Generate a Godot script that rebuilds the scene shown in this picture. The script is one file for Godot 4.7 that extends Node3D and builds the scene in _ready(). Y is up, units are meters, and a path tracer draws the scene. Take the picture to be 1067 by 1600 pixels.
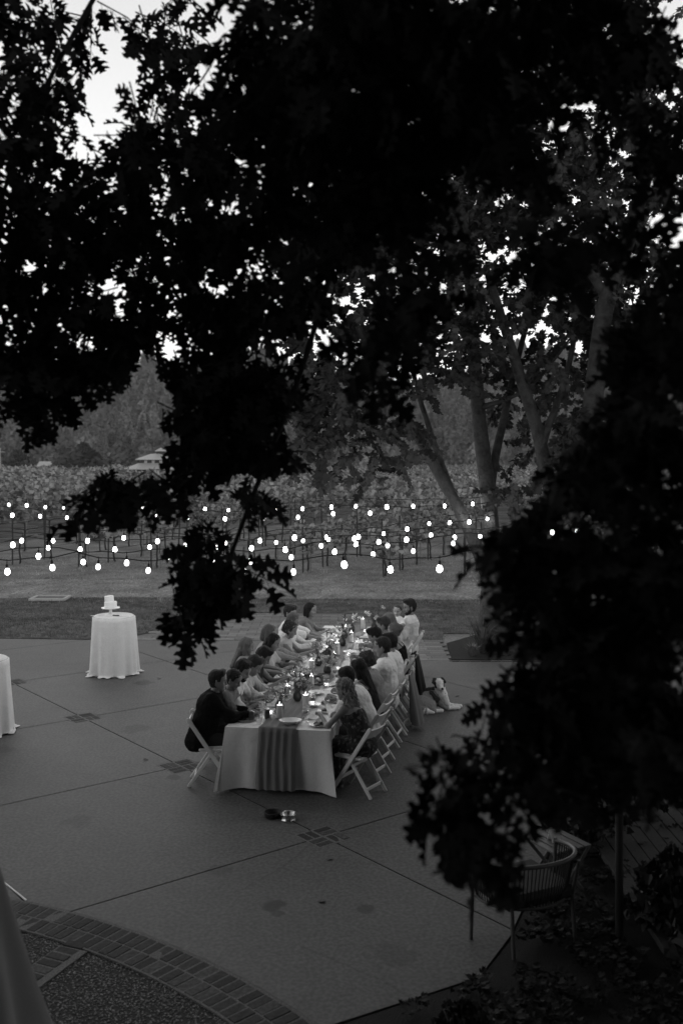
extends Node3D
# An evening garden dinner seen from a first-floor balcony: long table, guests, string lights, vineyard, trees. y up, metres, camera looks along -z.

var rng := RandomNumberGenerator.new()
var mats := {}
var taken := {}
var noise := FastNoiseLite.new()

# ------------------------------------------------------------------ mesh buffer
class Buf:
	var v := PackedVector3Array()
	var n := PackedVector3Array()
	var c := PackedColorArray()
	var u := PackedVector2Array()
	var i := PackedInt32Array()
	func vert(p: Vector3, nn: Vector3, col := Color.WHITE, uv := Vector2.ZERO) -> int:
		v.append(p); n.append(nn); c.append(col); u.append(uv)
		return v.size() - 1
	func tri_i(a: int, b: int, d: int) -> void:      # counter-clockwise from outside
		i.append(a); i.append(d); i.append(b)
	func tri(a: Vector3, b: Vector3, d: Vector3, col := Color.WHITE) -> void:
		var nn := (b - a).cross(d - a).normalized()
		tri_i(vert(a, nn, col), vert(b, nn, col), vert(d, nn, col))
	func quad(a: Vector3, b: Vector3, d: Vector3, e: Vector3, col := Color.WHITE) -> void:
		var nn := (b - a).cross(d - a).normalized()
		var k := vert(a, nn, col, Vector2(0, 0))
		vert(b, nn, col, Vector2(1, 0)); vert(d, nn, col, Vector2(1, 1)); vert(e, nn, col, Vector2(0, 1))
		tri_i(k, k + 1, k + 2); tri_i(k, k + 2, k + 3)
	func box(ctr: Vector3, size: Vector3, bas := Basis.IDENTITY, col := Color.WHITE, bev := 0.0) -> void:
		var h := size * 0.5
		if bev <= 0.0:
			for ax in 3:
				for s in [-1.0, 1.0]:
					var nn := Vector3.ZERO; nn[ax] = s
					var p := Vector3.ZERO; p[(ax + 1) % 3] = 1.0
					var q := Vector3.ZERO; q[(ax + 2) % 3] = s
					var o: Vector3 = nn * h
					quad(ctr + bas * (o - p * h - q * h), ctr + bas * (o + p * h - q * h), ctr + bas * (o + p * h + q * h), ctr + bas * (o - p * h + q * h), col)
			return
		var g := h - Vector3.ONE * bev
		for ax in 3:
			var b1 := (ax + 1) % 3
			var b2 := (ax + 2) % 3
			for s in [-1.0, 1.0]:
				var f := [Vector3.ZERO, Vector3.ZERO, Vector3.ZERO, Vector3.ZERO]
				var sg := [[-1, -1], [1, -1], [1, 1], [-1, 1]]
				for k in 4:
					var p := Vector3.ZERO
					p[ax] = s * h[ax]; p[b1] = sg[k][0] * g[b1]; p[b2] = sg[k][1] * g[b2] * s
					f[k] = ctr + bas * p
				quad(f[0], f[1], f[2], f[3], col)
			for s1 in [-1.0, 1.0]:
				for s2 in [-1.0, 1.0]:
					var e := [Vector3.ZERO, Vector3.ZERO, Vector3.ZERO, Vector3.ZERO]
					for k in 4:
						var p := Vector3.ZERO
						var out1 := k == 0 or k == 3
						p[b1] = s1 * (h[b1] if out1 else g[b1]); p[b2] = s2 * (g[b2] if out1 else h[b2])
						p[ax] = (-g[ax] if k < 2 else g[ax])
						e[k] = ctr + bas * p
					if s1 * s2 > 0.0: quad(e[0], e[1], e[2], e[3], col)
					else: quad(e[3], e[2], e[1], e[0], col)
		for sx in [-1.0, 1.0]:
			for sy in [-1.0, 1.0]:
				for sz in [-1.0, 1.0]:
					var sv := Vector3(sx, sy, sz)
					var a := ctr + bas * (Vector3(h.x, g.y, g.z) * sv)
					var b := ctr + bas * (Vector3(g.x, h.y, g.z) * sv)
					var d := ctr + bas * (Vector3(g.x, g.y, h.z) * sv)
					if sx * sy * sz > 0.0: tri(a, b, d, col)
					else: tri(a, d, b, col)
	func bar(a: Vector3, b: Vector3, w: float, t: float, side: Vector3, col := Color.WHITE, bev := 0.003) -> void:
		var y := (b - a).normalized()
		var x := (side - y * side.dot(y)).normalized()
		box((a + b) * 0.5, Vector3(w, a.distance_to(b), t), Basis(x, y, x.cross(y)), col, bev)
	func tube(pts: Array, rad: Array, sides := 8, col := Color.WHITE, caps := true, bump := 0.0) -> void:
		var up := Vector3(0.31, 0.11, 0.94)
		var first := v.size()
		var m := pts.size()
		for k in m:
			var dir: Vector3 = (pts[mini(k + 1, m - 1)] - pts[maxi(k - 1, 0)]).normalized()
			var x := up.cross(dir)
			if x.length() < 0.05: x = Vector3(0, 1, 0.3).cross(dir)
			x = x.normalized()
			up = dir.cross(x)
			for s in sides + 1:
				var a := TAU * s / sides
				var nn := x * cos(a) + up * sin(a)
				var rr: float = rad[mini(k, rad.size() - 1)] * (1.0 + bump * sin(a * 3.0 + k * 1.7) + bump * 0.6 * sin(a * 5.0 - k * 0.9))
				vert(pts[k] + nn * rr, nn, col, Vector2(float(s) / sides, k))
		for k in m - 1:
			for s in sides:
				var p := first + k * (sides + 1) + s
				tri_i(p, p + 1, p + sides + 2); tri_i(p, p + sides + 2, p + sides + 1)
		if caps:
			for e in 2:
				var kk := 0 if e == 0 else m - 1
				var dd: Vector3 = (pts[0] - pts[1]).normalized() if e == 0 else (pts[m - 1] - pts[m - 2]).normalized()
				var ct := vert(pts[kk], dd, col)
				var base := v.size()
				for s in sides + 1: vert(v[first + kk * (sides + 1) + s], dd, col)
				for s in sides:
					if e == 0: tri_i(ct, base + s + 1, base + s)
					else: tri_i(ct, base + s, base + s + 1)
	func lathe(prof: Array, o := Vector3.ZERO, sides := 20, col := Color.WHITE, bas := Basis.IDENTITY) -> void:   # [radius, height] from the bottom up
		var first := v.size()
		for k in prof.size():
			var a: Array = prof[maxi(k - 1, 0)]
			var b: Array = prof[mini(k + 1, prof.size() - 1)]
			var nr := Vector2(b[1] - a[1], -(b[0] - a[0])).normalized()
			for s in sides + 1:
				var t := TAU * s / sides
				vert(o + bas * Vector3(prof[k][0] * cos(t), prof[k][1], -prof[k][0] * sin(t)), bas * Vector3(nr.x * cos(t), nr.y, -nr.x * sin(t)), col, Vector2(float(s) / sides, float(k) / prof.size()))
		for k in prof.size() - 1:
			for s in sides:
				var p := first + k * (sides + 1) + s
				tri_i(p, p + 1, p + sides + 2); tri_i(p, p + sides + 2, p + sides + 1)
	func ball(ctr: Vector3, r: Vector3, col := Color.WHITE, rings := 6, sides := 10) -> void:
		var first := v.size()
		for k in rings + 1:
			var ph := PI * k / rings
			for s in sides + 1:
				var t := TAU * s / sides
				var d := Vector3(sin(ph) * cos(t), -cos(ph), -sin(ph) * sin(t))
				vert(ctr + d * r, (d / r).normalized(), col, Vector2(float(s) / sides, float(k) / rings))
		for k in rings:
			for s in sides:
				var p := first + k * (sides + 1) + s
				tri_i(p, p + 1, p + sides + 2); tri_i(p, p + sides + 2, p + sides + 1)
	func leaf(half: Array, at: Vector3, bas: Basis, fold := 0.3, col := Color.WHITE) -> void:   # half outline [x, z] from stalk to tip; fans from the midrib
		for s in [-1.0, 1.0]:
			for k in half.size() - 1:
				var p: Array = half[k]
				var q: Array = half[k + 1]
				var a := at + bas * Vector3(0, 0, p[1])
				var b := at + bas * Vector3(s * p[0], p[0] * fold, p[1] + (p[2] if p.size() > 2 else 0.0))
				var d := at + bas * Vector3(s * q[0], q[0] * fold, q[1] + (q[2] if q.size() > 2 else 0.0))
				var e := at + bas * Vector3(0, 0, q[1])
				if p[0] > 0.0: tri(a, b, d, col)
				tri(a, d, e, col)
	func grid(w: int, h: int, f: Callable, col := Color.WHITE) -> void:          # smooth sheet of (w+1) x (h+1) points
		var first := v.size()
		var pts := PackedVector3Array()
		for y in h + 1:
			for x in w + 1: pts.append(f.call(float(x) / w, float(y) / h))
		for y in h + 1:
			for x in w + 1:
				var dx := pts[y * (w + 1) + mini(x + 1, w)] - pts[y * (w + 1) + maxi(x - 1, 0)]
				var dy := pts[mini(y + 1, h) * (w + 1) + x] - pts[maxi(y - 1, 0) * (w + 1) + x]
				vert(pts[y * (w + 1) + x], dx.cross(dy).normalized(), col, Vector2(float(x) / w, float(y) / h))
		for y in h:
			for x in w:
				var p := first + y * (w + 1) + x
				tri_i(p, p + 1, p + w + 2); tri_i(p, p + w + 2, p + w + 1)
	func prism(poly: PackedVector2Array, top: float, low: float, bev := 0.004, col := Color.WHITE) -> void:      # polygon in x, depth (depth = -z)
		var p := poly
		if Geometry2D.is_polygon_clockwise(p): p.reverse()
		var inner := Geometry2D.offset_polygon(p, -bev)
		var q: PackedVector2Array = inner[0] if inner.size() > 0 and inner[0].size() == p.size() else p
		if Geometry2D.is_polygon_clockwise(q): q.reverse()
		var ids := Geometry2D.triangulate_polygon(q)
		var base := v.size()
		for a in q: vert(Vector3(a.x, top, -a.y), Vector3.UP, col, a)
		for k in range(0, ids.size(), 3):
			var a := q[ids[k]]; var b := q[ids[k + 1]]; var d := q[ids[k + 2]]
			if (b - a).cross(d - a) > 0.0: tri_i(base + ids[k], base + ids[k + 1], base + ids[k + 2])
			else: tri_i(base + ids[k], base + ids[k + 2], base + ids[k + 1])
		for k in p.size():
			var a := p[k]; var b := p[(k + 1) % p.size()]
			quad(Vector3(a.x, low, -a.y), Vector3(b.x, low, -b.y), Vector3(b.x, top - bev, -b.y), Vector3(a.x, top - bev, -a.y), col)
		if q != p:
			for k in p.size():   # the bevel: nearest inner points
				var a := p[k]; var b := p[(k + 1) % p.size()]
				var ia := q[0]; var ib := q[0]
				for z in q:
					if z.distance_to(a) < ia.distance_to(a): ia = z
					if z.distance_to(b) < ib.distance_to(b): ib = z
				quad(Vector3(a.x, top - bev, -a.y), Vector3(b.x, top - bev, -b.y), Vector3(ib.x, top, -ib.y), Vector3(ia.x, top, -ia.y), col)
	func add(o: Buf, t: Transform3D, mul := Color.WHITE, mirror := false) -> void:
		var base := v.size()
		var nb := t.basis.orthonormalized()
		for k in o.v.size():
			var p := o.v[k]; var q := o.n[k]
			if mirror: p.x = -p.x; q.x = -q.x
			vert(t * p, nb * q, o.c[k] * mul, o.u[k])
		for k in range(0, o.i.size(), 3):
			if mirror: i.append(base + o.i[k]); i.append(base + o.i[k + 2]); i.append(base + o.i[k + 1])
			else: i.append(base + o.i[k]); i.append(base + o.i[k + 1]); i.append(base + o.i[k + 2])
	func mesh(m: Material) -> ArrayMesh:
		var a := []
		a.resize(Mesh.ARRAY_MAX)
		a[Mesh.ARRAY_VERTEX] = v; a[Mesh.ARRAY_NORMAL] = n; a[Mesh.ARRAY_COLOR] = c; a[Mesh.ARRAY_TEX_UV] = u; a[Mesh.ARRAY_INDEX] = i
		var r := ArrayMesh.new()
		if v.size() == 0: return r
		r.add_surface_from_arrays(Mesh.PRIMITIVE_TRIANGLES, a)
		r.surface_set_material(0, m)
		return r

# ------------------------------------------------------------------ distance-field bodies (surface nets)
class Field:
	var o := Vector3.ZERO
	var cell := 0.02
	var nx := 0
	var ny := 0
	var nz := 0
	var f := PackedFloat32Array()
	var own := PackedInt32Array()
	func _init(lo: Vector3, hi: Vector3, s: float) -> void:
		cell = s; o = lo
		nx = int((hi.x - lo.x) / s) + 2; ny = int((hi.y - lo.y) / s) + 2; nz = int((hi.z - lo.z) / s) + 2
		f.resize(nx * ny * nz); f.fill(1.0)
		own.resize(nx * ny * nz)
	func bone(a: Vector3, b: Vector3, ra: float, rb: float, k: float, id := 0, cut := false) -> void:
		var m := maxf(ra, rb) + k + cell * 2.0
		var lo := (a.min(b) - Vector3.ONE * m - o) / cell
		var hi := (a.max(b) + Vector3.ONE * m - o) / cell
		var x0 := maxi(int(lo.x), 0); var x1 := mini(int(hi.x) + 1, nx - 1)
		var y0 := maxi(int(lo.y), 0); var y1 := mini(int(hi.y) + 1, ny - 1)
		var z0 := maxi(int(lo.z), 0); var z1 := mini(int(hi.z) + 1, nz - 1)
		var ba := b - a
		var inv := 1.0 / maxf(ba.length_squared(), 1e-9)
		var dr := rb - ra
		for z in range(z0, z1 + 1):
			for y in range(y0, y1 + 1):
				var at := (z * ny + y) * nx
				var p := o + Vector3(x0, y, z) * cell - a
				for x in range(x0, x1 + 1):
					var h := clampf(p.dot(ba) * inv, 0.0, 1.0)
					var d := (p - ba * h).length() - ra - dr * h
					var g := f[at + x]
					if cut:
						d = -d
						var e := maxf(k - absf(g - d), 0.0) / k
						f[at + x] = maxf(g, d) + e * e * k * 0.25
					else:
						if d < g: own[at + x] = id
						var e := maxf(k - absf(g - d), 0.0) / k
						f[at + x] = minf(g, d) - e * e * k * 0.25
					p.x += cell
	func rough(nz_: FastNoiseLite, amp: float, sc: Vector3) -> void:
		for z in nz:
			for y in ny:
				for x in nx:
					var at := (z * ny + y) * nx + x
					if absf(f[at]) < cell * 2.5:
						var p := (o + Vector3(x, y, z) * cell) * sc
						f[at] += nz_.get_noise_3d(p.x, p.y, p.z) * amp
	func net(b: Buf, cols: Array) -> void:
		var ids := PackedInt32Array()
		ids.resize(nx * ny * nz); ids.fill(-1)
		var sy := nx
		var sz := nx * ny
		var near := cell * 2.0
		var g := PackedFloat32Array(); g.resize(8)
		for z in nz - 1:
			for y in ny - 1:
				for x in nx - 1:
					var at := z * sz + y * sy + x
					if absf(f[at]) > near: continue
					g[0] = f[at]; g[1] = f[at + 1]; g[2] = f[at + sy]; g[3] = f[at + sy + 1]
					g[4] = f[at + sz]; g[5] = f[at + sz + 1]; g[6] = f[at + sz + sy]; g[7] = f[at + sz + sy + 1]
					var neg := 0
					for k in 8:
						if g[k] < 0.0: neg += 1
					if neg == 0 or neg == 8: continue
					var sum := Vector3.ZERO
					var cnt := 0
					for k in 8:
						for ax in 3:
							var j := k | (1 << ax)
							if j == k: continue
							if (g[k] < 0.0) == (g[j] < 0.0): continue
							var t := g[k] / (g[k] - g[j])
							var p := Vector3(k & 1, (k >> 1) & 1, k >> 2)
							p[ax] += t
							sum += p
							cnt += 1
					var nn := Vector3(g[1] + g[3] + g[5] + g[7] - g[0] - g[2] - g[4] - g[6], g[2] + g[3] + g[6] + g[7] - g[0] - g[1] - g[4] - g[5], g[4] + g[5] + g[6] + g[7] - g[0] - g[1] - g[2] - g[3]).normalized()
					ids[at] = b.vert(o + (Vector3(x, y, z) + sum / cnt) * cell, nn, cols[own[at]])
		for z in range(1, nz - 1):
			for y in range(1, ny - 1):
				for x in range(1, nx - 1):
					var at := z * sz + y * sy + x
					if ids[at] < 0: continue
					var s := f[at] < 0.0
					if s != (f[at + 1] < 0.0): face(b, ids[at - sy - sz], ids[at - sz], ids[at], ids[at - sy], s)
					if s != (f[at + sy] < 0.0): face(b, ids[at - sz - 1], ids[at - 1], ids[at], ids[at - sz], s)
					if s != (f[at + sz] < 0.0): face(b, ids[at - 1 - sy], ids[at - sy], ids[at], ids[at - 1], s)
	func face(b: Buf, p: int, q: int, r: int, t: int, s: bool) -> void:
		if p < 0 or q < 0 or r < 0 or t < 0: return
		if s: b.tri_i(p, q, r); b.tri_i(p, r, t)
		else: b.tri_i(p, r, q); b.tri_i(p, t, r)

func shape(bones: Array, cell: float, k: float, cols := [Color.WHITE], amp := 0.0, sc := Vector3.ONE) -> Buf:
	var lo := Vector3.ONE * 1e9
	var hi := -lo
	for b in bones:
		if b.size() > 5 and b[5]: continue
		lo = lo.min(b[0] - Vector3.ONE * b[2]).min(b[1] - Vector3.ONE * b[3])
		hi = hi.max(b[0] + Vector3.ONE * b[2]).max(b[1] + Vector3.ONE * b[3])
	var pad := Vector3.ONE * (cell * 3.0 + amp)
	var fl := Field.new(lo - pad, hi + pad, cell)
	for b in bones:
		fl.bone(b[0], b[1], b[2], b[3], b[6] if b.size() > 6 else k, b[4] if b.size() > 4 else 0, b[5] if b.size() > 5 else false)
	if amp > 0.0: fl.rough(noise, amp, sc)
	var r := Buf.new()
	fl.net(r, cols)
	return r

# ------------------------------------------------------------------ materials and nodes
func grey(l: float) -> Color:
	return Color(l, l, l).linear_to_srgb()

func mat(called: String, l: float, rough := 0.8, o := {}) -> StandardMaterial3D:
	if mats.has(called): return mats[called]
	var m := StandardMaterial3D.new()
	m.resource_name = called
	m.albedo_color = grey(l)
	m.roughness = rough
	m.vertex_color_use_as_albedo = true
	m.metallic_specular = o.get("spec", 0.4)
	m.metallic = o.get("metal", 0.0)
	if o.has("emit"):
		m.emission_enabled = true
		m.emission = Color.WHITE
		m.emission_energy_multiplier = o.emit
	if o.has("alpha"):
		m.transparency = BaseMaterial3D.TRANSPARENCY_ALPHA
		m.albedo_color.a = o.alpha
		m.vertex_color_use_as_albedo = false
	if o.has("rim"):
		m.rim_enabled = true
		m.rim = o.rim
	if o.has("sss"):
		m.subsurf_scatter_enabled = true
		m.subsurf_scatter_strength = o.sss
	if o.has("back"):
		m.backlight_enabled = true
		m.backlight = grey(o.back)
	if o.has("tex"):
		m.albedo_texture = o.tex
		m.uv1_triplanar = true
		m.uv1_world_triplanar = o.get("world", true)
		m.uv1_scale = Vector3.ONE * o.get("scale", 1.0)
	if o.has("bump"):
		m.heightmap_enabled = true
		m.heightmap_texture = o.bump
		m.heightmap_scale = o.get("deep", 1.0)
		if not o.has("tex"):
			m.uv1_triplanar = true
			m.uv1_world_triplanar = o.get("world", true)
			m.uv1_scale = o.get("stretch", Vector3.ONE) * o.get("scale", 1.0)
	if o.has("detail"):
		m.detail_enabled = true
		m.detail_albedo = o.detail
		m.detail_uv_layer = BaseMaterial3D.DETAIL_UV_2
		m.detail_blend_mode = BaseMaterial3D.BLEND_MODE_MUL
		m.uv2_triplanar = true
		m.uv2_world_triplanar = o.get("world", true)
		m.uv2_scale = Vector3.ONE * o.get("detail_scale", 0.2)
	mats[called] = m
	return m

func speckle(low: float, high: float, freq: float, oct := 4, size := 512, kind := FastNoiseLite.TYPE_SIMPLEX_SMOOTH, sd := 1) -> NoiseTexture2D:   # low..high are multipliers (linear)
	var t := NoiseTexture2D.new()
	var nz := FastNoiseLite.new()
	nz.seed = sd; nz.noise_type = kind; nz.frequency = freq; nz.fractal_octaves = oct
	t.noise = nz; t.width = size; t.height = size; t.seamless = true
	var g := Gradient.new()
	g.set_color(0, grey(low)); g.set_color(1, grey(high))
	t.color_ramp = g
	return t

func numbered(called: String) -> String:
	var k: int = taken.get(called, 0)
	taken[called] = k + 1
	return called if k == 0 else "%s_%03d" % [called, k]

func tag(o: Node, label: String, category: String, group := "", kind := "") -> Node:
	if label: o.set_meta("label", label)
	if category: o.set_meta("category", category)
	if group: o.set_meta("group", group)
	if kind: o.set_meta("kind", kind)
	return o

func thing(called: String, label: String, category: String, at := Vector3.ZERO, bas := Basis.IDENTITY, group := "") -> Node3D:
	var o := Node3D.new()
	o.name = numbered(called)
	add_child(o)
	o.transform = Transform3D(bas, at)
	tag(o, label, category, group)
	return o

func part(called: String, b: Buf, m: Material, to: Node, at := Vector3.ZERO, bas := Basis.IDENTITY) -> MeshInstance3D:
	return put(called, b.mesh(m), to, at, bas)

func put(called: String, me: Mesh, to: Node, at := Vector3.ZERO, bas := Basis.IDENTITY, over: Material = null) -> MeshInstance3D:
	var o := MeshInstance3D.new()
	o.mesh = me
	if over: o.material_override = over
	o.transform = Transform3D(bas, at)
	if to == self: o.name = numbered(called)
	else: o.name = called if not to.has_meta("n_" + called) else "%s_%03d" % [called, to.get_meta("n_" + called)]
	if to != self: to.set_meta("n_" + called, int(to.get_meta("n_" + called, 0)) + 1)
	to.add_child(o, true)
	return o

func ground_piece(called: String, b: Buf, m: Material) -> MeshInstance3D:
	var o := part(called, b, m, self)
	o.set_meta("kind", "structure")
	return o

func many(called: String, me: Mesh, places: Array, tints: Array, to: Node) -> MultiMeshInstance3D:
	var mm := MultiMesh.new()
	mm.transform_format = MultiMesh.TRANSFORM_3D
	mm.use_colors = true
	mm.mesh = me
	mm.instance_count = places.size()
	for k in places.size():
		mm.set_instance_transform(k, places[k])
		mm.set_instance_color(k, tints[k % tints.size()])
	var o := MultiMeshInstance3D.new()
	o.multimesh = mm
	o.name = numbered(called) if to == self else called
	o.set_meta("kind", "stuff")
	to.add_child(o, true)
	return o

func copy(o: Node3D, label: String, at: Vector3, bas: Basis) -> Node3D:
	var r: Node3D = o.duplicate()
	r.name = numbered(String(o.name).rstrip("0123456789").trim_suffix("_"))
	add_child(r, true)
	r.transform = Transform3D(bas, at)
	r.set_meta("label", label)
	return r

func rnd(a: float, b: float) -> float:
	return rng.randf_range(a, b)

func turn(yaw: float) -> Basis:
	return Basis(Vector3.UP, yaw)

func any_basis(s := 1.0) -> Basis:
	return Basis.from_euler(Vector3(rnd(0, TAU), rnd(0, TAU), rnd(0, TAU))).scaled(Vector3.ONE * s)

func bezier(p: Array, n: int) -> Array:      # smooth curve through the points
	var c := Curve3D.new()
	for k in p.size():
		var t: Vector3 = (p[mini(k + 1, p.size() - 1)] - p[maxi(k - 1, 0)]) / 6.0
		c.add_point(p[k], -t, t)
	var r := []
	for k in n + 1: r.append(c.sample_baked(c.get_baked_length() * k / n, true))
	return r

# table frame: t metres from the near end, s metres from the left edge, h height
func T(t: float, s: float, h := 0.0) -> Vector3:
	return Vector3(-1.385 + 0.148 * t + 0.989 * s, h, -(11.9 + 0.989 * t - 0.148 * s))
const ACROSS := Vector3(0.989, 0, 0.148)      # from the left side of the table to the right
const ALONG := Vector3(0.148, 0, -0.989)      # from the near end to the far end
const TW := 1.27
const TL := 7.2
const TH := 0.768

func _ready() -> void:
	rng.seed = 7
	noise.seed = 3; noise.noise_type = FastNoiseLite.TYPE_SIMPLEX_SMOOTH; noise.frequency = 1.0; noise.fractal_octaves = 2
	# camera: level 35 mm lens on a balcony 4 m up, shifted down a little
	var cam := Camera3D.new()
	cam.name = "camera"
	add_child(cam)
	var attr := CameraAttributesPhysical.new()
	attr.frustum_near = 0.05; attr.frustum_far = 2500.0
	attr.frustum_focal_length = 35.0; attr.frustum_focus_distance = 16.5
	attr.exposure_aperture = 2.0
	cam.attributes = attr
	cam.near = 0.05; cam.far = 2500.0
	cam.projection = Camera3D.PROJECTION_FRUSTUM
	cam.keep_aspect = Camera3D.KEEP_HEIGHT
	cam.size = 0.05 * 1600.0 / 1556.0
	cam.frustum_offset = Vector2(0, -0.05 * 87.0 / 1556.0)
	cam.position = Vector3(0, 4, 0)
	cam.current = true
	var env := Environment.new()
	var sky := Sky.new()
	var sm := ProceduralSkyMaterial.new()
	sm.sky_top_color = grey(0.1); sm.sky_horizon_color = grey(0.98); sm.sky_curve = 0.4; sm.sky_energy_multiplier = 1.0
	sm.ground_bottom_color = grey(0.03); sm.ground_horizon_color = grey(0.06)
	var cl := NoiseTexture2D.new()
	var cn := FastNoiseLite.new()
	cn.seed = 11; cn.frequency = 0.004; cn.fractal_octaves = 5
	cl.noise = cn; cl.width = 1024; cl.height = 512; cl.seamless = true
	var cg := Gradient.new()
	cg.set_color(0, Color(0, 0, 0, 0)); cg.set_color(1, Color(0.3, 0.3, 0.3, 0.6))
	cl.color_ramp = cg
	sm.sky_cover = cl; sm.sky_cover_modulate = Color(1, 1, 1, 0.5)
	sky.sky_material = sm
	env.background_mode = Environment.BG_SKY
	env.sky = sky
	env.background_energy_multiplier = 1.15
	env.tonemap_mode = Environment.TONE_MAPPER_LINEAR
	env.tonemap_exposure = 1.45
	env.sdfgi_enabled = true; env.ssao_enabled = true; env.ssil_enabled = true
	env.fog_enabled = true; env.fog_density = 0.00028; env.fog_light_color = grey(0.8)
	var we := WorldEnvironment.new()
	we.environment = env
	add_child(we)
	var sun := DirectionalLight3D.new()
	sun.name = "dusk_light"
	sun.light_energy = 0.05
	sun.light_angular_distance = 30.0
	sun.sky_mode = DirectionalLight3D.SKY_MODE_LIGHT_ONLY
	sun.shadow_enabled = true
	add_child(sun)
	sun.look_at_from_position(Vector3(-30, 22, -60), Vector3.ZERO)
	setting()
	vineyard()
	trees()
	furniture()
	table_top()
	guests()
	dog()
	strings()
	corner()

# ------------------------------------------------------------------ the setting
func poly(a: Array) -> PackedVector2Array:
	var r := PackedVector2Array()
	for k in range(0, a.size(), 2): r.append(Vector2(a[k], a[k + 1]))
	return r

func brick_mesh(l: float, w: float, h: float, sd: int) -> Buf:
	rng.seed = 100 + sd
	var b := Buf.new()
	b.box(Vector3.ZERO, Vector3(l, h, w), Basis.IDENTITY, Color.WHITE, 0.005)
	for k in b.v.size():      # worn corners
		var p := b.v[k]
		b.v[k] += Vector3(noise.get_noise_3d(p.x * 30 + sd, p.y * 30, p.z * 30), noise.get_noise_3d(p.x * 30, p.y * 30 + sd * 3, p.z * 30) * 0.6, noise.get_noise_3d(p.x * 30, p.y * 30, p.z * 30 + sd)) * 0.005
	return b

var bricks := []
func brick(to: Node, at: Vector3, yaw: float, k := -1) -> void:
	if bricks.is_empty():
		var grain := speckle(0.3, 1.0, 0.02, 5, 256)
		for j in 5:
			bricks.append(brick_mesh(0.192, 0.088, 0.06, j).mesh(mat("brick_clay_%d" % j, [0.07, 0.09, 0.05, 0.12, 0.078][j], 0.9, {"tex": grain, "scale": 4.0})))
	var pick: int = k if k >= 0 else [0, 0, 1, 2, 2, 3, 4][rng.randi() % 7]
	put("brick", bricks[pick], to, at + Vector3(0, rnd(-0.003, 0.002), 0), turn(yaw + rnd(-0.02, 0.02)))

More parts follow.
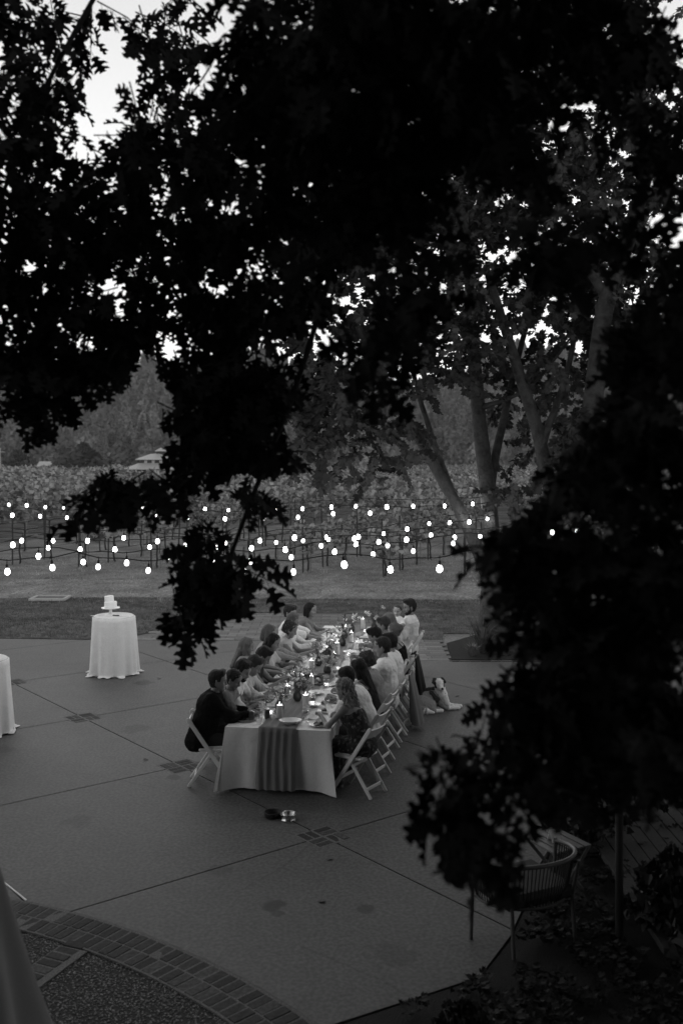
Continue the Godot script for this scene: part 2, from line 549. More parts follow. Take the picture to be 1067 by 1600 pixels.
func setting() -> void:
	# one sheet of dry earth to the horizon
	var fine := speckle(0.25, 1.0, 0.03, 5, 512)
	var blot := speckle(0.35, 1.0, 0.012, 4, 512, FastNoiseLite.TYPE_SIMPLEX_SMOOTH, 5)
	var earth := mat("dry_earth", 0.52, 0.95, {"tex": fine, "scale": 0.8, "detail": blot, "detail_scale": 0.07, "bump": fine, "deep": 2.0})
	var g := Buf.new()
	g.quad(Vector3(-1500, -0.03, 60), Vector3(1500, -0.03, 60), Vector3(1500, -0.03, -1500), Vector3(-1500, -0.03, -1500))
	ground_piece("ground", g, earth)
	var st := Buf.new()
	st.prism(poly([-30, 26.9, -6, 28.4, 8, 27.6, 30, 27, 30, 30.6, 8, 31.6, -8, 32.6, -30, 32]), -0.018, -0.05)
	ground_piece("dirt_track", st, mat("pale_track", 0.66, 0.95, {"tex": fine, "scale": 0.5, "detail": blot, "detail_scale": 0.11}))
	# lawn sheets and their grass
	var lm := mat("lawn_soil", 0.3, 0.95, {"tex": fine, "scale": 0.9, "detail": blot, "detail_scale": 0.15})
	var lawns := [poly([-30, 22.35, -9, 22.35, -5.0, 21.9, -4.15, 23.0, -3.0, 25.7, 0.4, 25.5, 1.5, 21.75, 2.2, 21.7, 2.3, 22.6, 9, 22.6, 30, 21, 30, 26.9, 8, 27.5, -6, 28.3, -30, 26.8])]
	var lb := Buf.new()
	lb.prism(lawns[0], -0.012, -0.05)
	ground_piece("lawn", lb, lm)
	var tuft := Buf.new()
	rng.seed = 21
	for k in 9:
		var d := Vector3(rnd(-1, 1), 0, rnd(-1, 1)) * 0.05
		var t := d * 1.6 + Vector3(rnd(-0.02, 0.02), rnd(0.03, 0.06), rnd(-0.02, 0.02))
		var s := Vector3(rnd(-1, 1), 0, rnd(-1, 1)).normalized() * 0.004
		tuft.tri(d - s, d + s, t)
	var places := []
	var tints := []
	for k in 26000:
		var p := Vector2(rnd(-13, 11), rnd(21.4, 28.6))
		if not Geometry2D.is_point_in_polygon(p, lawns[0]): continue
		var dry := noise.get_noise_2d(p.x * 0.5, p.y * 0.9)
		if dry > 0.15 + (p.x - 0.5) * 0.02 and p.x > -4 and rng.randf() < 0.6: continue
		places.append(Transform3D(turn(rnd(0, TAU)).scaled(Vector3.ONE * rnd(0.7, 1.4)), Vector3(p.x, -0.012, -p.y)))
		var l := rnd(0.6, 1.4) * (1.0 + 0.5 * dry)
		tints.append(Color(l, l, l))
	tag(many("grass", tuft.mesh(mat("grass_blade", 0.16, 0.8)), places, tints, self), "short patchy grass of the lawn behind the patio", "grass")
	var weeds := []
	for k in 16000:
		weeds.append(Transform3D(turn(rnd(0, TAU)).scaled(Vector3.ONE * rnd(0.6, 2.2) * (0.4 + 0.9 * rng.randf() * rng.randf())), Vector3(rnd(-16, 13), -0.02, -rnd(27.0, 40))))
	tag(many("dry_grass", tuft.mesh(mat("dry_blade", 0.36, 0.9)), weeds, tints, self), "sparse dry grass along the dirt track and vine ends", "dry grass")
	# concrete patio: slabs with open joints, brick insets where the joints cross
	var conc := patio_material()
	var patio := Node3D.new()
	patio.name = "patio"
	patio.set_meta("kind", "structure")
	add_child(patio)
	var edge := poly([-9.2, 1.2, -0.05, 1.2, -0.05, 7.02, 0.44, 7.3, 1.06, 7.66, 1.4, 8.3, 1.75, 9.2, 2.3, 10.6, 3.3, 11.6, 7, 12.2, 7, 19.38, 2.16, 19.38, 1.72, 21.6, -4.93, 21.66, -9.2, 22.0])
	var circle := PackedVector2Array()
	var cc := Vector2(-5.35, 2.73)
	for k in 128: circle.append(cc + Vector2(cos(TAU * k / 128), sin(TAU * k / 128)) * 6.72)
	var ax := Vector2(-0.62, 0.785) * 3.03
	var by := Vector2(0.785, 0.62) * 3.03
	var org := Vector2(-0.19, 10.48)
	var kept := func(p: Vector2) -> bool: return Geometry2D.is_point_in_polygon(p, edge) and p.distance_to(cc) > 7.0 and p.y < 19.2 and not (p.x > 1.2 and p.y < 9.0)
	var insets := []
	for i in range(-4, 6):
		for j in range(-4, 5): insets.append(org + ax * i + by * j)
	for i in range(-4, 6):
		for j in range(-4, 5):
			var o: Vector2 = org + ax * i + by * j
			var gx := ax.normalized() * 0.009
			var gy := by.normalized() * 0.009
			var quad := PackedVector2Array([o + gx + gy, o + ax - gx + gy, o + ax + by - gx - gy, o + by + gx - gy])
			for piece in Geometry2D.intersect_polygons(quad, edge):
				for rest in Geometry2D.clip_polygons(piece, circle):
					var cur: PackedVector2Array = rest
					for s in [o, o + ax, o + by, o + ax + by]:
						if not kept.call(s): continue
						var e: Vector2 = ax.normalized() * 0.225
						var e2: Vector2 = by.normalized() * 0.225
						var cut := Geometry2D.clip_polygons(cur, PackedVector2Array([s - e - e2, s + e - e2, s + e + e2, s - e + e2]))
						if cut.size() == 1: cur = cut[0]
					var sb := Buf.new()
					sb.prism(cur, 0.0, -0.08, 0.005)
					part("slab", sb, conc, patio)
	for s in insets:
		var p2: Vector2 = s
		if not kept.call(p2): continue
		var ib := Buf.new()
		var ie := ax.normalized() * 0.222
		var ie2 := by.normalized() * 0.222
		ib.prism(PackedVector2Array([p2 - ie - ie2, p2 + ie - ie2, p2 + ie + ie2, p2 - ie + ie2]), 0.0, -0.08, 0.002)
		part("mortar_bed", ib, mat("mortar", 0.25, 0.95, {"tex": fine, "scale": 3.0}), patio)
		var an := atan2(ax.y, ax.x)
		for qx in [-1, 1]:
			for qy in [-1, 1]:
				for k in [-1, 1]:
					var off := Vector2(qx * 0.108, qy * 0.108)
					var lay: bool = qx * qy > 0
					off += Vector2(0, k * 0.05) if lay else Vector2(k * 0.05, 0)
					var w := off.rotated(an)
					brick(patio, Vector3(p2.x + w.x, -0.026, -(p2.y + w.y)), an if lay else an + PI / 2)
	# mortar bed under the round brick border, bricks in two rings and a spoke
	var border := Node3D.new()
	border.name = "brick_border"
	border.set_meta("kind", "structure")
	add_child(border)
	var bed := Buf.new()
	var ring := PackedVector2Array()
	for k in 61: ring.append(cc + Vector2.from_angle(lerpf(-0.2, 1.7, k / 60.0)) * 6.716)
	for k in 61: ring.append(cc + Vector2.from_angle(lerpf(1.7, -0.2, k / 60.0)) * 6.27)
	bed.prism(ring, 0.0005, -0.08, 0.002)
	part("mortar_bed", bed, mat("mortar", 0.25, 0.95, {"tex": fine, "scale": 3.0}), border)
	rng.seed = 40
	for r in [6.59, 6.385]:
		var n := int(1.9 * r / 0.101)
		for k in n:
			var a := lerpf(-0.2, 1.7, (k + 0.5) / n)
			var q: Vector2 = cc + Vector2.from_angle(a) * r
			brick(border, Vector3(q.x, -0.026, -q.y), a)
	for k in 14:
		var sp := Vector2(-2.17, 8.16).lerp(Vector2(-2.17, 8.16) + Vector2(-0.18, -0.42).normalized() * 1.5, k / 14.0)
		brick(border, Vector3(sp.x - 0.01, -0.026, -sp.y), atan2(-0.42, -0.18) + PI / 2)
	var spoke := Buf.new()
	spoke.prism(poly([-2.3, 8.15, -2.05, 8.05, -2.6, 6.7, -2.88, 6.8]), -0.0005, -0.08, 0.002)
	part("mortar_bed", spoke, mats["mortar"], border)
	# exposed aggregate inside the border
	var agg := Buf.new()
	var disc := PackedVector2Array()
	for k in 96: disc.append(cc + Vector2.from_angle(TAU * k / 96) * 6.285)
	agg.prism(disc, -0.012, -0.08, 0.002)
	ground_piece("aggregate_paving", agg, mat("aggregate_bed", 0.05, 0.95, {"tex": fine, "scale": 5.0}))
	var peb := Buf.new()
	peb.ball(Vector3.ZERO, Vector3(0.0085, 0.004, 0.006), Color.WHITE, 4, 6)
	places = []
	tints = []
	for k in 30000:
		var p := Vector2(rnd(-3.2, 0.3), rnd(6.4, 8.9))
		if p.distance_to(cc) > 6.27: continue
		places.append(Transform3D(turn(rnd(0, TAU)).scaled(Vector3.ONE * rnd(0.5, 1.35)), Vector3(p.x, -0.011, -p.y)))
		var l := pow(rng.randf(), 2.5) * 2.2 + 0.25
		tints.append(Color(l, l, l))
	tag(many("pebbles", peb.mesh(mat("pebble", 0.1, 0.5)), places, tints, self), "small mixed pebbles set in the aggregate paving", "pebbles")
	var strip := Buf.new()
	strip.bar(Vector3(-3.6, 0.004, -9.85), Vector3(-2.83, 0.004, -8.96), 0.014, 0.012, Vector3.UP)
	ground_piece("paving_edge_strip", strip, mat("pale_strip", 0.75, 0.4))
	# soldier course along the lawn and the two brick paths
	var course := Node3D.new()
	course.name = "brick_edging"
	course.set_meta("kind", "structure")
	add_child(course)
	rng.seed = 41
	for k in 46:
		var t := k / 46.0
		var p := Vector2(-9.2, 22.12).lerp(Vector2(-4.95, 21.79), t)
		brick(course, Vector3(p.x, -0.022, -p.y), PI / 2 + 0.35)
	for k in 36:
		brick(course, Vector3(2.2 + k * 0.205, -0.022, -19.47 + 0.0 * k), 0.0)
	var cb := Buf.new()
	cb.prism(poly([-9.2, 22.01, -4.93, 21.67, -4.9, 21.88, -9.2, 22.3]), -0.01, -0.08, 0.002)
	cb.prism(poly([2.1, 19.39, 9.6, 19.39, 9.6, 19.56, 2.1, 19.56]), -0.01, -0.08, 0.002)
	part("mortar_bed", cb, mats["mortar"], course)
	var path := Node3D.new()
	path.name = "brick_path"
	path.set_meta("kind", "structure")
	add_child(path)
	var apron := poly([-4.9, 21.68, 1.7, 21.62, 1.45, 22.2, 0.5, 25.2, -2.9, 25.5, -4.05, 22.9])
	var walk := poly([1.74, 21.6, 2.14, 19.42, 2.14, 21.6])
	var pb := Buf.new()
	pb.prism(apron, -0.012, -0.08, 0.002)
	pb.prism(poly([1.2, 19.5, 2.12, 19.5, 2.12, 21.66, 1.2, 21.66]), -0.0125, -0.08, 0.002)
	part("mortar_bed", pb, mats["mortar"], path)
	var stone := []
	for j in 3: stone.append(brick_mesh(0.4, 0.2, 0.05, 20 + j).mesh(mat("paver_%d" % j, [0.24, 0.3, 0.36][j], 0.9, {"tex": fine, "scale": 2.0})))
	for r in 17:
		for k in 18:
			var p := Vector2(-5 + k * 0.41 + (r % 2) * 0.2, 21.8 + r * 0.215)
			if not Geometry2D.is_point_in_polygon(p, apron): continue
			put("paver", stone[rng.randi() % 3], path, Vector3(p.x, -0.02, -p.y), turn(rnd(-0.02, 0.02)))
	for r in 10:
		for k in 2:
			var p := Vector2(1.5 + k * 0.41 + (r % 2) * 0.08, 19.62 + r * 0.215)
			put("paver", stone[rng.randi() % 3], path, Vector3(p.x, -0.02, -p.y), turn(rnd(-0.02, 0.02)))
	# planting bed under the tree
	var mulch := Buf.new()
	mulch.prism(poly([2.16, 19.58, 9.6, 19.58, 9.6, 22.5, 5.0, 22.55, 3.0, 22.3, 2.25, 21.3]), 0.01, -0.08)
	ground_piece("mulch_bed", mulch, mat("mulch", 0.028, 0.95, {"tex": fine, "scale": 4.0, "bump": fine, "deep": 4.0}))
	var side_bed := Buf.new()
	side_bed.prism(poly([-0.03, 1.2, 9, 1.2, 9, 12.4, 7, 12.18, 3.31, 11.58, 2.32, 10.58, 1.77, 9.18, 1.42, 8.28, 1.07, 7.64, 0.45, 7.28, -0.03, 7.0]), -0.004, -0.08)
	ground_piece("side_bed", side_bed, mats["mulch"])
	var cover_leaf := Buf.new()
	for k in 5: cover_leaf.leaf(PLANE_LEAF, Vector3(0.03 * sin(k * 2.1), 0.015 * k, 0.03 * cos(k * 1.7)), Basis.from_euler(Vector3(-0.5 + 0.3 * sin(k * 5.0), k * 1.3, 0.2)).scaled(Vector3.ONE * 0.055), 0.3)
	places = []
	for k in 5200:
		var p := Vector2(rnd(0.0, 5.5), rnd(5.2, 12.0))
		if not Geometry2D.is_point_in_polygon(p, poly([0.1, 5.0, 5.6, 5.0, 5.6, 11.8, 3.4, 11.5, 2.4, 10.5, 1.85, 9.1, 1.5, 8.2, 1.1, 7.6, 0.5, 7.2, 0.1, 6.9])): continue
		if noise.get_noise_2d(p.x * 1.3, p.y * 1.3) < -0.15: continue
		places.append(Transform3D(turn(rnd(0, TAU)).scaled(Vector3.ONE * rnd(0.6, 1.3)), Vector3(p.x, rnd(0.0, 0.04), -p.y)))
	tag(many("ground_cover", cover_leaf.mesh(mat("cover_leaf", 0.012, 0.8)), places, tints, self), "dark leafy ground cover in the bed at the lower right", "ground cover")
	# hills under forest
	var hb := Buf.new()
	hb.grid(80, 26, func(a: float, b: float) -> Vector3: return hill(lerpf(-700, 700, a), lerpf(255, 900, b)))
	ground_piece("hills", hb, mat("hill_scrub", 0.09, 0.95, {"tex": blot, "scale": 0.02}))
	forest()
	far_buildings()
	# a pale cover set in the lawn, scraps on the concrete
	var cover := thing("lawn_cover", "pale rectangular frame of a cover lying in the lawn", "utility cover", Vector3(-8.15, 0, -27.9))
	var fb := Buf.new()
	for s in [-1, 1]:
		fb.bar(Vector3(-0.5, 0.03, s * 0.33), Vector3(0.5, 0.03, s * 0.33), 0.07, 0.07, Vector3.UP)
		fb.bar(Vector3(s * 0.46, 0.03, -0.3), Vector3(s * 0.46, 0.03, 0.3), 0.07, 0.068, Vector3.UP)
	part("frame", fb, mat("pale_concrete", 0.5, 0.9), cover)
	var lid := Buf.new()
	lid.box(Vector3(0, 0.015, 0), Vector3(0.85, 0.04, 0.6))
	part("lid", lid, mat("grey_lid", 0.16, 0.9), cover)

func hill(x: float, d: float) -> Vector3:
	var up := smoothstep(255.0, 520.0, d) * (38.0 + 14.0 * noise.get_noise_2d(x * 0.006, 3.0) + 9.0 * noise.get_noise_2d(x * 0.02, d * 0.01)) * (1.0 - 0.12 * smoothstep(520.0, 900.0, d))
	return Vector3(x, up - 1.0, -d)

func patio_material() -> StandardMaterial3D:
	# weathered concrete: broad mottling, trowel clouds and dark spill marks that belong to the slab
	var im := Image.create(1024, 1024, false, Image.FORMAT_RGB8)
	var spots := [[-0.62, 8.85, 0.13, 0.55], [-0.55, 8.7, 0.07, 0.7], [0.2, 8.8, 0.1, 0.7], [-2.1, 12.4, 0.12, 0.7], [-2.9, 10.9, 0.2, 0.86], [-1.2, 9.6, 0.16, 0.85], [0.9, 12.9, 0.1, 0.75], [-3.5, 17.6, 0.2, 0.75], [1.2, 10.3, 0.3, 0.85], [-3.0, 14.6, 0.25, 0.85], [-1.7, 14.6, 0.12, 0.7], [-4.7, 13.5, 0.3, 0.88], [0.4, 8.0, 0.25, 0.85]]
	for y in 1024:
		for x in 1024:
			var wx := -10.0 + 18.0 * x / 1024.0
			var wd := 24.0 * y / 1024.0
			var l := 1.0 + 0.1 * noise.get_noise_2d(wx * 0.55, wd * 0.55) + 0.09 * noise.get_noise_2d(wx * 1.9 + 40, wd * 1.9) + 0.1 * noise.get_noise_2d(wx * 6.0, wd * 6.0 + 90)
			l *= 0.8
			im.set_pixel(x, y, grey(clampf(l, 0.1, 1.0)))
	for s in spots:
		var r: float = s[2]
		var px := int((s[0] + 10.0) / 18.0 * 1024)
		var py := int(s[1] / 24.0 * 1024)
		var rp := int(r / 24.0 * 1024 * 1.6) + 2
		for y in range(py - rp, py + rp + 1):
			for x in range(px - rp, px + rp + 1):
				if x < 0 or y < 0 or x > 1023 or y > 1023: continue
				var wx := -10.0 + 18.0 * x / 1024.0
				var wd := 24.0 * y / 1024.0
				var q := Vector2(wx - s[0], wd - s[1]).length() / r + 0.4 * noise.get_noise_2d(wx * 5, wd * 5)
				var a := 1.0 - smoothstep(0.6, 1.0, q)
				if a > 0.0:
					var c := im.get_pixel(x, y)
					im.set_pixel(x, y, c * lerpf(1.0, s[3], a))
	for q in [[-3.4, 12.6, -0.3], [-0.9, 9.2, 0.9], [-5.8, 19.0, 0.2], [-0.4, 8.2, -0.7], [-4.9, 16.2, -0.5]]:      # hairline cracks
		var p := Vector2((q[0] + 10.0) / 18.0 * 1024, q[1] / 24.0 * 1024)
		var dir: float = q[2]
		for k in 70:
			dir += rnd(-0.1, 0.1)
			p += Vector2.from_angle(dir)
			if p.x < 1 or p.y < 1 or p.x > 1022 or p.y > 1022: break
			im.set_pixel(int(p.x), int(p.y), im.get_pixel(int(p.x), int(p.y)) * 0.84)
	var m := StandardMaterial3D.new()
	m.resource_name = "weathered_concrete"
	m.albedo_color = grey(0.165)
	m.albedo_texture = ImageTexture.create_from_image(im)
	m.uv1_scale = Vector3(1.0 / 18.0, 1.0 / 24.0, 1)
	m.uv1_offset = Vector3(10.0 / 18.0, 0, 0)
	m.roughness = 0.7
	m.metallic_specular = 0.45
	m.detail_enabled = true
	m.detail_albedo = speckle(0.35, 1.0, 0.035, 5, 512, FastNoiseLite.TYPE_SIMPLEX_SMOOTH, 9)
	m.detail_blend_mode = BaseMaterial3D.BLEND_MODE_MUL
	m.detail_uv_layer = BaseMaterial3D.DETAIL_UV_2
	m.uv2_triplanar = true; m.uv2_world_triplanar = true
	m.uv2_scale = Vector3.ONE * 1.1
	return m

func crown_mesh(h: float, r: float, n: int, leaf: float, narrow: float, m: Material, sd: int) -> ArrayMesh:
	rng.seed = sd
	var b := Buf.new()
	for k in n:
		var y := pow(rng.randf(), 0.8)
		var wide := (sin(PI * pow(y, 0.6)) * (1.0 - narrow) + (1.0 - y) * narrow) * r
		var a := rnd(0, TAU)
		var q := sqrt(rng.randf()) * wide * (1.0 + 0.25 * sin(a * 3 + sd) * sin(y * 9))
		var p := Vector3(cos(a) * q, 0.12 * h + y * h * 0.9, sin(a) * q)
		var bs := any_basis(leaf * rnd(0.6, 1.4))
		var l := rnd(0.65, 1.35)
		b.tri(p + bs * Vector3(-0.5, 0, -0.3), p + bs * Vector3(0.5, 0.1, -0.3), p + bs * Vector3(0.1, 0, 0.6), Color(l, l, l))
		b.tri(p + bs * Vector3(-0.4, 0.3, -0.5), p + bs * Vector3(0.5, -0.2, 0.0), p + bs * Vector3(-0.2, 0.1, 0.6), Color(l, l, l))
	return b.mesh(m)

var far_crowns := []
func forest() -> void:
	var fm := mat("forest_leaf", 0.2, 0.9)
	for k in 4: far_crowns.append(crown_mesh([11.0, 9.0, 13.0, 8.0][k], [3.6, 4.2, 3.0, 3.6][k], 420, 1.15, [0.3, 0.0, 0.75, 0.1][k], fm, 60 + k))
	rng.seed = 8
	var sets := [[], [], [], []]
	var tints := []
	for k in 64:
		var l := rnd(0.6, 1.5)
		tints.append(Color(l, l, l))
	for k in 5200:
		var d := rnd(258, 620)
		var x := rnd(-0.46, 0.46) * d
		var s := rnd(0.6, 1.25)
		sets[rng.randi() % 4].append(Transform3D(turn(rnd(0, TAU)).scaled(Vector3(s * rnd(0.85, 1.15), s, s)), hill(x, d)))
	for k in 4: tag(many("forest", far_crowns[k], sets[k], tints, self), ["mixed forest covering the far hillside", "rounded forest trees on the far hillside", "pointed forest trees on the far hillside", "low forest trees on the far hillside"][k], "forest")

func far_buildings() -> void:
	var wall := mat("barn_wall", 0.05, 0.9)
	var tin := mat("pale_roof", 0.5, 0.55)
	var o := thing("barn", "barn with stepped pale roofs and a cupola beyond the vines", "barn", Vector3(-28.2, 0, -150), Basis.from_scale(Vector3(0.85, 0.95, 0.85)))
	var b := Buf.new()
	b.box(Vector3(0, 1.2, 0), Vector3(7.4, 2.4, 8)); part("wall", b, wall, o)
	b = Buf.new(); b.lathe([[6.1, 2.15], [6.1, 2.3], [3.4, 3.1], [3.4, 3.15]], Vector3.ZERO, 4, Color.WHITE, turn(PI / 4)); part("lower_roof", b, tin, o)
	b = Buf.new(); b.box(Vector3(0.4, 3.3, 0), Vector3(4.6, 1.0, 4.6)); part("upper_wall", b, wall, o)
	b = Buf.new(); b.lathe([[4.3, 3.65], [4.3, 3.78], [1.2, 4.6], [0.0, 4.65]], Vector3(0.4, 0, 0), 4, Color.WHITE, turn(PI / 4)); part("upper_roof", b, tin, o)
	b = Buf.new(); b.box(Vector3(1.2, 4.6, 0), Vector3(1.3, 0.9, 1.3)); var cu := part("cupola", b, wall, o)
	b = Buf.new(); b.lathe([[1.25, 5.0], [1.25, 5.08], [0.0, 5.6]], Vector3(1.2, 0, 0), 4, Color.WHITE, turn(PI / 4)); part("cupola_roof", b, tin, cu)
	for k in 3:
		b = Buf.new(); b.box(Vector3(-1.0 + k * 1.3, 3.35, 2.31), Vector3(0.5, 0.45, 0.06)); part("window", b, mat("pale_window", 0.5, 0.4), o)
	var h := thing("farm_house", "small white gabled farm building beyond the vines", "farm building", Vector3(-56.5, 0, -196))
	b = Buf.new(); b.box(Vector3(0, 0.9, 0), Vector3(5.2, 1.8, 4)); part("wall", b, mat("white_wall", 0.55, 0.8), h)
	b = Buf.new()
	for s in [-1, 1]: b.quad(Vector3(-2.9, 1.7, s * 2.4), Vector3(2.9, 1.7, s * 2.4), Vector3(2.9, 3.0, 0), Vector3(-2.9, 3.0, 0))
	for s in [-1, 1]: b.tri(Vector3(s * 2.6, 1.75, -2), Vector3(s * 2.6, 1.75, 2), Vector3(s * 2.6, 2.9, 0))
	part("roof", b, tin, h)
	for k in 2:
		b = Buf.new(); b.box(Vector3(-1.2 + k * 2.2, 1.05, 2.02), Vector3(0.8, 0.8, 0.06)); part("window", b, wall, h)
	var u := thing("utility_pole", "pale utility pole at the left edge beyond the vines", "utility pole", Vector3(-54.8, 0, -160))
	b = Buf.new(); b.tube([Vector3(0, -0.5, 0), Vector3(0, 5.4, 0)], [0.14, 0.1], 8); part("pole", b, mat("grey_timber", 0.4, 0.9), u)
	b = Buf.new(); b.box(Vector3(0, 4.7, 0), Vector3(1.6, 0.1, 0.1)); part("crossarm", b, mats["grey_timber"], u)
	var spec := [[-46, 178, 1.0, 1, "broad dark round tree between the farm building and the barn"], [-52.5, 186, 0.72, 3, "pale low bushy tree right of the white farm building"], [-65, 200, 0.85, 1, "dark rounded tree left of the white farm building"], [-41, 196, 0.62, 0, "slim tree right of the broad dark round tree"], [-36.5, 205, 0.55, 3, "small bushy tree nearest the barn on its left"], [-70, 190, 0.7, 3, "low bushy tree beside the utility pole"], [-60, 215, 0.8, 0, "taller loose tree behind the white farm building"]]
	for s in spec:
		var tr := thing("field_tree", s[4], "tree", Vector3(s[0], 0, -s[1]), turn(s[0]), "trees at the far edge of the vineyard")
		put("crown", far_crowns[s[3]], tr, Vector3(0, -0.6, 0), Basis.IDENTITY.scaled(Vector3(1.0, 0.75, 1.0) * s[2]), mat("far_tree_%d" % s[3], [0.1, 0.05, 0.1, 0.14][s[3]], 0.9))
		b = Buf.new(); b.tube([Vector3(0, -0.5, 0), Vector3(0, 3, 0)], [0.3, 0.2], 6); part("trunk", b, mat("far_trunk", 0.07, 0.9), tr)

# ------------------------------------------------------------------ vines
const VINE_LEAF := [[0.0, 0.0], [0.32, -0.06], [0.5, 0.3], [0.34, 0.42], [0.36, 0.72], [0.13, 0.72], [0.0, 1.0]]
const ROW_DIR := Vector3(0.342, 0, -0.94)

func vine_segment(sd: int, n: int, size: float, m: Material) -> ArrayMesh:     # a metre of hedge-like vine canopy
	rng.seed = sd
	var b := Buf.new()
	for k in n:
		var y := 0.82 + 1.15 * pow(rng.randf(), 0.9)
		var wid := 0.3 + 0.28 * sin((y - 0.8) * 2.4)
		var side := rnd(-1, 1)
		var shoot := rng.randf() < 0.07
		var p := Vector3(side * wid * (1.0 + 0.4 * noise.get_noise_2d(k * 0.3, sd)), y + (rnd(0.1, 0.4) if shoot else 0.0), rnd(-0.55, 0.55))
		var l := pow(rng.randf(), 2.0) * 2.3 + 0.3
		var bs := any_basis(size * rnd(0.6, 1.3)) if rng.randf() < 0.4 else Basis.from_euler(Vector3(rnd(0.2, 1.3), rnd(0, TAU), rnd(-0.4, 0.4))).scaled(Vector3.ONE * size * rnd(0.6, 1.3))
		if size > 0.2: b.quad(p + bs * Vector3(-0.5, 0, 0), p + bs * Vector3(0.5, 0, 0), p + bs * Vector3(0.4, 0.15, 0.9), p + bs * Vector3(-0.4, 0.1, 0.9), Color(l, l, l))
		else: b.leaf(VINE_LEAF, p, bs, 0.25, Color(l, l, l))
	return b.mesh(m)

func vineyard() -> void:
	var lm := mat("vine_leaf", 0.36, 0.7, {"back": 0.4})
	var near := []
	var mid := []
	var far := []
	for k in 4: near.append(vine_segment(300 + k, 190, 0.16, lm))
	for k in 3: mid.append(vine_segment(320 + k, 90, 0.22, lm))
	for k in 2: far.append(vine_segment(340 + k, 46, 0.36, lm))
	var bark := mat("vine_bark", 0.045, 0.95)
	var steel := mat("stake_metal", 0.22, 0.7)
	var trunk := []
	rng.seed = 77
	for k in 3:
		var b := Buf.new()
		var pts := []
		for j in 6: pts.append(Vector3(rnd(-0.03, 0.03), j * 0.19 - 0.05, rnd(-0.03, 0.03)))
		b.tube(pts, [0.045, 0.035, 0.032, 0.032, 0.036, 0.045], 6, Color.WHITE, true, 0.15)
		b.tube([pts[5], pts[5] + Vector3(0.0, 0.06, 0.35), pts[5] + Vector3(0.0, 0.07, 0.85)], [0.035, 0.025, 0.015], 5)
		b.tube([pts[5], pts[5] + Vector3(0.0, 0.06, -0.35), pts[5] + Vector3(0.0, 0.07, -0.85)], [0.035, 0.025, 0.015], 5)
		trunk.append(b.mesh(bark))
	var post := Buf.new()
	post.box(Vector3(0, 0.95, 0), Vector3(0.05, 2.0, 0.04), Basis.IDENTITY, Color.WHITE, 0.006)
	var post_mesh := post.mesh(mat("post_wood", 0.05, 0.9))
	var stake := Buf.new()
	stake.box(Vector3(0, 0.6, 0), Vector3(0.03, 1.3, 0.03), Basis.IDENTITY, Color.WHITE, 0.004)
	var stake_mesh := stake.mesh(steel)
	var aim := Basis(Vector3(0.94, 0, 0.342), Vector3.UP, -ROW_DIR)
	var names := ["leftmost vine row whose end shows in the photo", "second vine row from the left edge", "vine row ending behind the round cake table's left side", "vine row ending above and behind the white cake", "vine row ending just right of the cake table", "vine row ending behind the left of the hanging oak spray", "vine row ending behind the hanging oak spray", "vine row ending left of the middle of the table", "vine row with a bare end post left of the pale stake", "vine row ending behind the far end of the dinner table", "vine row running behind the leaning sycamore stem", "vine row running behind the upright sycamore trunk", "vine row right of the sycamore, mostly hidden by oak leaves"]
	var far_places := [[], []]
	var mid_places := [[], [], []]
	var far_tints := []
	var idx := 0
	for k in range(-62, 6):
		var x0 := 1.36 + 2.72 * k
		var d0 := 33.1 - 0.3 * minf(x0 - 1.36, 0.0) + rnd(-0.5, 0.5)
		if k < -14: d0 = 33.1 + 12.0 + rnd(-0.5, 0.5)
		var start := Vector3(x0, -0.03, -d0)
		var len := 235.0 - d0 - rnd(0, 4)
		var own := k >= -7 and k <= 5
		var a := []
		var row: Node3D
		if own: row = thing("vine_row", names[idx], "vine row", start, aim, "vine rows at the edge of the vineyard")
		for j in int(len):
			var p := start + ROW_DIR * (j + 0.5)
			if absf(p.x) > -p.z * 0.4 + 4.0: continue
			var sway := aim * Basis.from_euler(Vector3(0, PI * (rng.randi() % 2), 0)).scaled(Vector3(rnd(0.85, 1.2), rnd(0.85, 1.13), rnd(1.0, 1.2)))
			if -p.z < 58.0 and own: a.append([rng.randi() % 4, Transform3D(Basis.from_euler(Vector3(0, PI * (rng.randi() % 2), 0)).scaled(Vector3(rnd(0.8, 1.25), rnd(0.8, 1.17), 1.1)), Vector3(0, 0, -(j + 0.5)))])
			elif -p.z < 95.0: mid_places[rng.randi() % 3].append(Transform3D(sway, p))
			elif j % 2 == 0: far_places[rng.randi() % 2].append(Transform3D(sway * Basis.from_scale(Vector3(1.2, 1, 2.1)), p))
		if own:
			idx += 1
			for s in 4:
				var pl := []
				for q in a:
					if q[0] == s: pl.append(q[1])
				var tt := []
				for j in 23:
					var l := rnd(0.75, 1.25)
					tt.append(Color(l, l, l))
				if pl.size() > 8: many("foliage", near[s], pl, tt, row)
			for j in 9:
				put("vine_trunk", trunk[rng.randi() % 3], row, Vector3(rnd(-0.05, 0.05), 0, -(0.5 + j * 1.9)), Basis.from_euler(Vector3(rnd(-0.08, 0.08), PI * (rng.randi() % 2), rnd(-0.06, 0.06))))
				if j % 2 == 0: put("stake", stake_mesh, row, Vector3(0.08, 0, -(0.6 + j * 1.9)))
				if j % 2 == 1 or j == 0: put("post", post_mesh, row, Vector3(0, 0, -(0.1 + j * 1.9)), Basis.from_euler(Vector3(rnd(-0.05, 0.05), 0, rnd(-0.04, 0.04))))
			var w := Buf.new()
			for hh in [0.5, 0.95, 1.35]: w.tube([Vector3(0, hh, 0), Vector3(0, hh - 0.02, -10), Vector3(0, hh, -20)], [0.008], 4)
			part("wire", w, bark, row)
	for j in 50:
		var l := rnd(0.75, 1.25)
		far_tints.append(Color(l, l, l))
